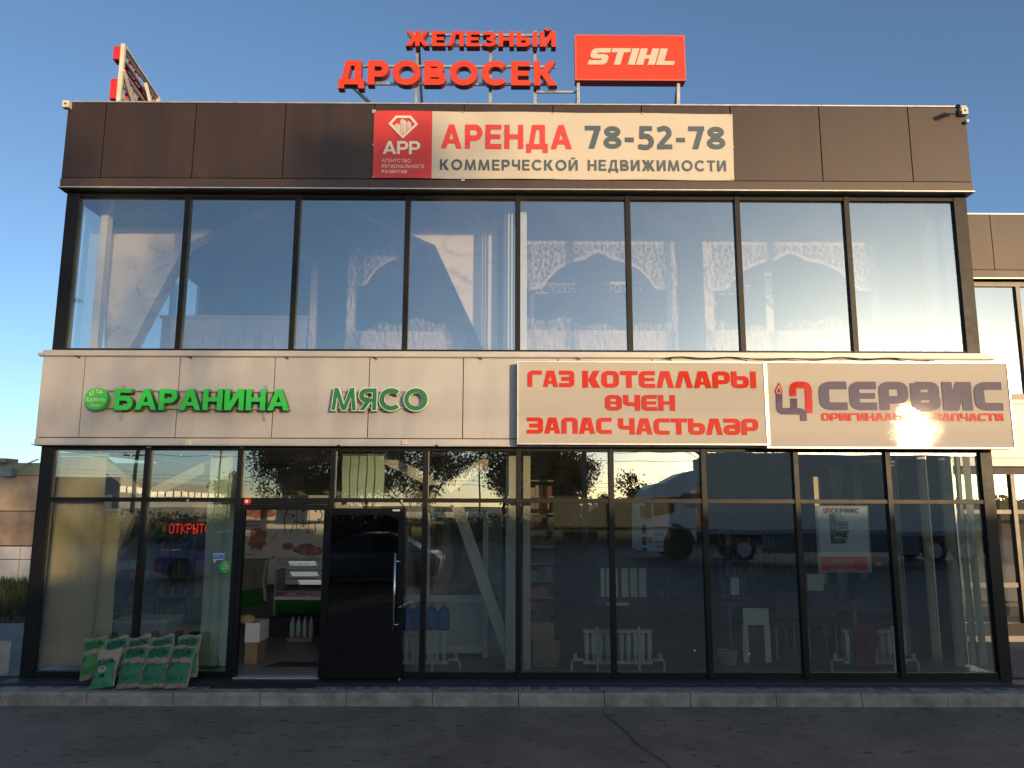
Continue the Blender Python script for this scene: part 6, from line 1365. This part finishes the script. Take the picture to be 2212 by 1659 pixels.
# --- cars
def car(label, loc, rot, m, sed=True):
    t = bpy.data.objects.new('parked_car', None); COL.objects.link(t); t.location = loc; t.rotation_euler.z = rot; tag(t, label, 'car')
    side = [(-2.2, .28), (-2.22, .62), (-2.1, .86), (-1.2, .93), (-.2, .95), (1.45, .93), (2.05, .90), (2.2, .72), (2.18, .30), (1.75, .2), (-1.75, .2)]
    def hull(name, pts, w0, w1, zc_, mm):
        n = len(pts); vs = []
        for s, w_ in ((-1, 1), (1, 1)):
            for x, z in pts: ww = w0 if z < zc_ else w1; vs.append((x, s * ww / 2, z))
        mb = MB(); mb.add(vs, [tuple(range(n)), tuple(range(2 * n - 1, n - 1, -1))] + [(i, i + n, (i + 1) % n + n, (i + 1) % n) for i in range(n)]); o = mb.build(name, mm, t, bevel=.05); return o
    hull('body', side, 1.76, 1.66, .8, m)
    mb = MB(); low = [(-1.25, .92), (1.55, .92)]; top = [(-.35, 1.42), (.55, 1.44), (1.0, 1.38)]
    pts = [(-1.25, .93), (-.4, 1.40), (.0, 1.45), (.6, 1.45), (1.05, 1.36), (1.75, .95)]; n = len(pts); vs = []
    for s in (-1, 1):
        for x, z in pts: vs.append((x, s * (.80 - .26 * (z - .93) / .5), z))
    mb.add(vs, [tuple(range(n)), tuple(range(2 * n - 1, n - 1, -1))] + [(i, i + n, (i + 1) % n + n, (i + 1) % n) for i in range(n)]); mb.build('cabin', m, t, bevel=.03)
    for s in (-1, 1):
        for q in ([(-.95, .97), (-.38, 1.34), (.12, 1.39), (.12, .97)], [(.2, .97), (.2, 1.39), (.6, 1.38), (.98, 1.28), (1.3, .99)]):
            vs = [(x, s * (.812 - .26 * (z - .93) / .5), z) for x, z in q]; mb = MB(); mb.add(vs, [(0, 1, 2, 3, 4)[:len(q)]]); mb.build('side_window', TGL, t)
        for x in (-1.38, 1.38):
            mb = MB(); mb.prism([(x + .39 * math.cos(6.283 * k / 20), .33 + .38 * math.sin(6.283 * k / 20)) for k in range(20)], s * .889, s * .7); mb.build('wheel_arch', BLACK, t)
            wheel(t, x, s * .70, .32, .20, s)
    for x, mm in ((-2.2, RIM), (2.17, mat('tail_red', (.35, .02, .02), .3))):
        for s in (-1, 1): mb = MB(); mb.box(x - .03, x + .05, s * .62 - .18, s * .62 + .18, .62, .76); mb.build('headlight' if x < 0 else 'tail_light', mm, t)
    q = [(-1.2, .97), (-.42, 1.385)]; mb = MB(); mb.add([(-1.245, -.7, .99), (-1.245, .7, .99), (-.44, .56, 1.40), (-.44, -.56, 1.40)], [(0, 1, 2, 3)]); mb.build('windscreen', TGL, t)
    return t
p = V(320, 1172, Z=0)
car('blue saloon car parked behind the viewer, reflected in the second bay', (-8.6, -14.5, 0), rad(180), mat('car_blue', (.015, .035, .20), .25, .3, 0, 3, 0, 1, .5, .6))
car('dark grey saloon car reflected in the black door leaf', (-4.3, -13.5, 0), 0, mat('car_grey', (.16, .165, .17), .25, .4, 0, 3, 0, 1, .5, .6))
# --- white building far behind
WB = thing('white_building', 'far white building across the road with a sunlit end face', 'building', (-47, -100, 0)); c0 = V(264, 1032, Yv=90); H = c0.z; xe = c0.x
mb = MB(); mb.box(xe - 40, xe - .3, -130, -90, 0, H - .3); mb.build('wall', mat('far_shaded_wall', (.20, .22, .24), .8), WB)  # shade of the unlit sides is put into this darker wall colour
mb = MB(); mb.box(xe - 40, xe, -90, -89.7, 0, H); mb.build('front_wall', mat('far_shaded_wall', (.20, .22, .24), .8), WB)
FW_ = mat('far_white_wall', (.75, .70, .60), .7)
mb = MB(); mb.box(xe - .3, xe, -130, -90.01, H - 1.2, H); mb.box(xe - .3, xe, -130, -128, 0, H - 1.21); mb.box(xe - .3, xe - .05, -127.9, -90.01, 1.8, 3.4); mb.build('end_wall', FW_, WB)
mb = MB(); mb.box(xe - .3, xe - .1, -127.9, -90.1, 3.41, H - 1.21); mb.build('window_band', mat('far_window', (.25, .27, .26), .3), WB)
for k in range(14): mb = MB(); y = -92 - k * 2.6; mb.box(xe - .09, xe - .02, y - .08, y + .08, 3.41, H - 1.21); mb.build('window_post', FW_, WB)
# --- power poles and wires
PM = mat('pole_concrete', (.12, .11, .10), .8)
poles = [(288, 44), (1262, 30), (1037, 95), (460, 90)]; tops = []
for i, (x, d) in enumerate(poles):
    p = V(x, 1100, Yv=d); t = thing('power_pole', ['leaning power pole in front of the reflected white building', 'thick power pole reflected beside the chestnut tree', 'thin far pole between the tall reflected trees', 'thin far pole right of the reflected white building'][i], 'pole', (p.x, p.y, 0), 'power poles along the road'); h = 9.5
    mb = MB(); mb.tube([(p.x, p.y, 0), (p.x + (.15 if i == 0 else 0), p.y, h)], .17 if i < 2 else .13, 10, .10); mb.build('pole', PM, t)
    mb = MB(); mb.bar((p.x - .9, p.y, h - 1.2 if i else 5.6), (p.x + .9, p.y + .2, h - 1.25 if i else 5.5), .09); mb.build('crossarm', PM, t)
    for s in (-.8, 0, .8): mb = MB(); mb.lathe((p.x + s, p.y, h - 1.1 if i else 5.65), [(.04, 0), (.05, .08), (.02, .16)], 6); mb.build('insulator', WHITE, t)
    tops.append(Vector((p.x, p.y, h)))
wires = [(6.9, -36), (6.4, -37), (5.6, -38), (5.2, -40), (4.4, -60), (4.1, -62), (7.6, -44)]
for i, (z, y) in enumerate(wires):
    pts = [(x, y + .04 * x, z + .00042 * (x - 5) ** 2 + .0) for x in range(-60, 61, 6)]
    mb = MB(); mb.tube(pts, .014, 4, caps=False); tag(mb.build('power_cable', BLACK), ['cable strung highest but one over the road', 'second cable from the upper bundle over the road', 'middle overhead cable over the far verge', 'lowest cable on the near pole line', 'upper cable of the distant pole line', 'lower cable of the distant pole line', 'topmost single cable high above the road'][i], 'cable', 'overhead cables along the road')
t = thing('street_lamp', 'street lamp head reflected at the left of the first upper pane', 'street lamp', (-13.5, -10, 0)); p = V(172, 647, Yv=9); t.location = (p.x - 2.2, p.y, 0)
mb = MB(); mb.tube([(p.x - 2.2, p.y, 0), (p.x - 2.2, p.y, p.z - .1), (p.x - 1.9, p.y, p.z), (p.x - .2, p.y, p.z + .02)], .05, 8); mb.build('lamp_pole', STEEL, t); mb = MB(); mb.lathe((p.x, p.y, p.z - .02), [(0, -.03), (.14, 0), (.12, .06), (0, .09)], 12); mb.build('lamp_head', EDGE, t)
# --- trees
def leaf_mat(name, c):
    m = mat(name, c, .7, 0, .45, .9); return m
LM = [leaf_mat('leaf_green', (.055, .085, .022)), leaf_mat('leaf_dark', (.035, .06, .02)), leaf_mat('leaf_yellow', (.10, .11, .03))]
BARK = mat('bark', (.07, .055, .04), .9, 0, .3, 6, .4, 12)
def tree_meshes(seed, H, cw, n, dense, leaf=.16, zlo=.12, low=.10):
    rr = random.Random(seed); tb = MB(); tips = []
    def br(p, d, L_, r, lev):
        pts = [p]; q = p.copy(); dd = d.copy(); k = 5
        for i in range(k):
            dd = (dd + Vector((rr.uniform(-1, 1), rr.uniform(-1, 1), rr.uniform(-.3, .6))) * .16).normalized(); q = q + dd * L_ / k; pts.append(q.copy())
        tb.tube(pts, r, 6 if lev else 9, r * .45, caps=False)
        if lev >= 3: tips.append(q); return
        nb = (9, 5, 4)[lev]
        for i in range(nb):
            s = pts[min(k, 1 + int((i + 1) * (k - 1) / nb) + (1 if lev else 0))] if lev else pts[0] + (pts[-1] - pts[0]) * (low + (.97 - low) * i / nb)
            an = rr.uniform(0, 6.28); tl = rr.uniform(.5, 1.1); nd = (dd * math.cos(tl) + Vector((math.cos(an), math.sin(an), .15)) * math.sin(tl)).normalized()
            br(s, nd, L_ * rr.uniform(.42, .62) * (cw / 4 if lev == 0 else 1), r * .42, lev + 1)
        tips.append(q)
    br(Vector((0, 0, 0)), Vector((0, 0, 1)), H * .86, H * .022, 0)
    lv = [MB(), MB()]; zt_ = max(q.z for q in tips)
    for i in range(n):
        t = rr.choice(tips); s = dense
        if t.z < zt_ * zlo: continue
        g = t + Vector((rr.gauss(0, s), rr.gauss(0, s), rr.gauss(0, s * .7)))
        if g.z < zt_ * .09: continue
        a = Vector((rr.uniform(-1, 1), rr.uniform(-1, 1), rr.uniform(-1, 1))).normalized() * leaf * rr.uniform(.6, 1.3); b = a.cross(Vector((rr.uniform(-1, 1), rr.uniform(-1, 1), rr.uniform(-1, 1)))).normalized() * leaf * rr.uniform(.35, .6)
        lv[i % 2].add([g - a, g + b, g + a, g - b], [(0, 1, 2, 3)])
    zm_ = max(v[2] for q in lv for v in q.v); k_ = H / zm_
    for q in (tb, lv[0], lv[1]): q.v = [(v[0] * k_, v[1] * k_, v[2] * k_) for v in q.v]
    return tb.mesh('trunk', BARK), lv[0].mesh('crown', LM[0]), lv[1].mesh('crown', LM[1])
TM = [tree_meshes(1, 9.5, 4.2, 11000, .62, .17), tree_meshes(2, 8.5, 3.8, 8500, .55, .16), tree_meshes(3, 6.3, 4.6, 20000, .6, .2), tree_meshes(4, 4.5, 2.4, 3000, .3, .13), tree_meshes(11, 11.6, 3.8, 19000, .52, .17, .79, .5)]
def tree(k, x, y, sc_=1., rot=0., lab='', grp='trees across the road'):
    t = bpy.data.objects.new('tree', None); COL.objects.link(t); t.location = (x, y, 0); t.scale = (sc_, sc_, sc_); t.rotation_euler.z = rot; tag(t, lab, 'tree', grp)
    for me, nm in zip(TM[k], ('trunk', 'crown', 'crown')): link(nm, me, t)
def tv(x, d): p = V(x, 1165, Yv=d); return p.x, p.y
for i, (k, px, d, s, lab) in enumerate(((0, 632, 38, 1.0, 'tall airy tree whose reflection fills the pane over the doorway'), (0, 705, 41, 1.02, 'tall tree reflected just right of the doorway'), (1, 800, 44, 1.1, 'tree reflected behind the short green blind'), (0, 905, 40, .95, 'broad tree reflected in the fifth bay'),
                          (1, 1075, 42, 1.05, 'slim tree reflected left of the middle mullion'), (2, 1172, 37, 1.0, 'dense chestnut tree reflected right of the middle mullion'), (2, 1236, 39, .9, 'dense round tree reflected beside the power pole'), (3, 1345, 36, 1.0, 'small loose tree reflected in front of the truck cab'),
                          (2, 640, 48, .82, 'dark low tree under the tall one over the doorway'), (3, 505, 60, 1.25, 'small dark tree right of the reflected white building'), (3, 1300, 52, .8, 'thin bush-like tree behind the power pole'))):
    x, y = tv(px, d); tree(k, x, y, s, i * 1.3, lab)
# trees further right; their crowns filter the low sun
for i, (k, x, y, s, lab) in enumerate(((4, 12.9, -36, 1.0, 'tall tree beyond the truck, nearest to its cab'), (4, 14.2, -36.5, .97, 'slim tree beyond the trailer, right one of the two'))):
    tree(k, x, y, s, i * 2.1, lab, 'trees beyond the truck')
mb = MB(); rr = random.Random(8)  # added bush band, keeps the low sun from shining under the trailer
for i in range(9000):
    x = rr.uniform(6, 40); y = rr.uniform(-43, -39); hh = 2.6 + .7 * mn.noise(Vector((x * .4, y * .4, 0)))
    z = rr.random() * hh; g = Vector((x, y, z)); a = Vector((rr.uniform(-1, 1), rr.uniform(-1, 1), rr.uniform(-1, 1))).normalized() * .26; b = a.cross(Vector((rr.uniform(-1, 1), rr.uniform(-1, 1), rr.uniform(-1, 1)))).normalized() * .16
    mb.add([g - a, g + b, g + a, g - b], [(0, 1, 2, 3)])
tag(mb.build('shade_hedge', LM[1]), 'bush band added on the verge beyond the trailer to stop low sun passing under it', 'shade_hedge', kind='stuff')
# undergrowth along the far verge
mb = MB(); rr = random.Random(5)
for i in range(26000):
    x = rr.uniform(-45, 45); y = rr.uniform(-62, -36); hh = (.9 + 1.1 * mn.noise(Vector((x * .18, y * .2, 0)))) * 1.3
    if hh < .15: continue
    z = rr.random() ** 1.4 * hh; g = Vector((x, y, z)); a = Vector((rr.uniform(-1, 1), rr.uniform(-1, 1), rr.uniform(-1, 1))).normalized() * .22; b = a.cross(Vector((rr.uniform(-1, 1), rr.uniform(-1, 1), rr.uniform(-1, 1)))).normalized() * .12
    mb.add([g - a, g + b, g + a, g - b], [(0, 1, 2, 3)])
tag(mb.build('undergrowth', LM[2]), 'tangled bushes and weeds along the far side of the road', 'bushes', kind='stuff')
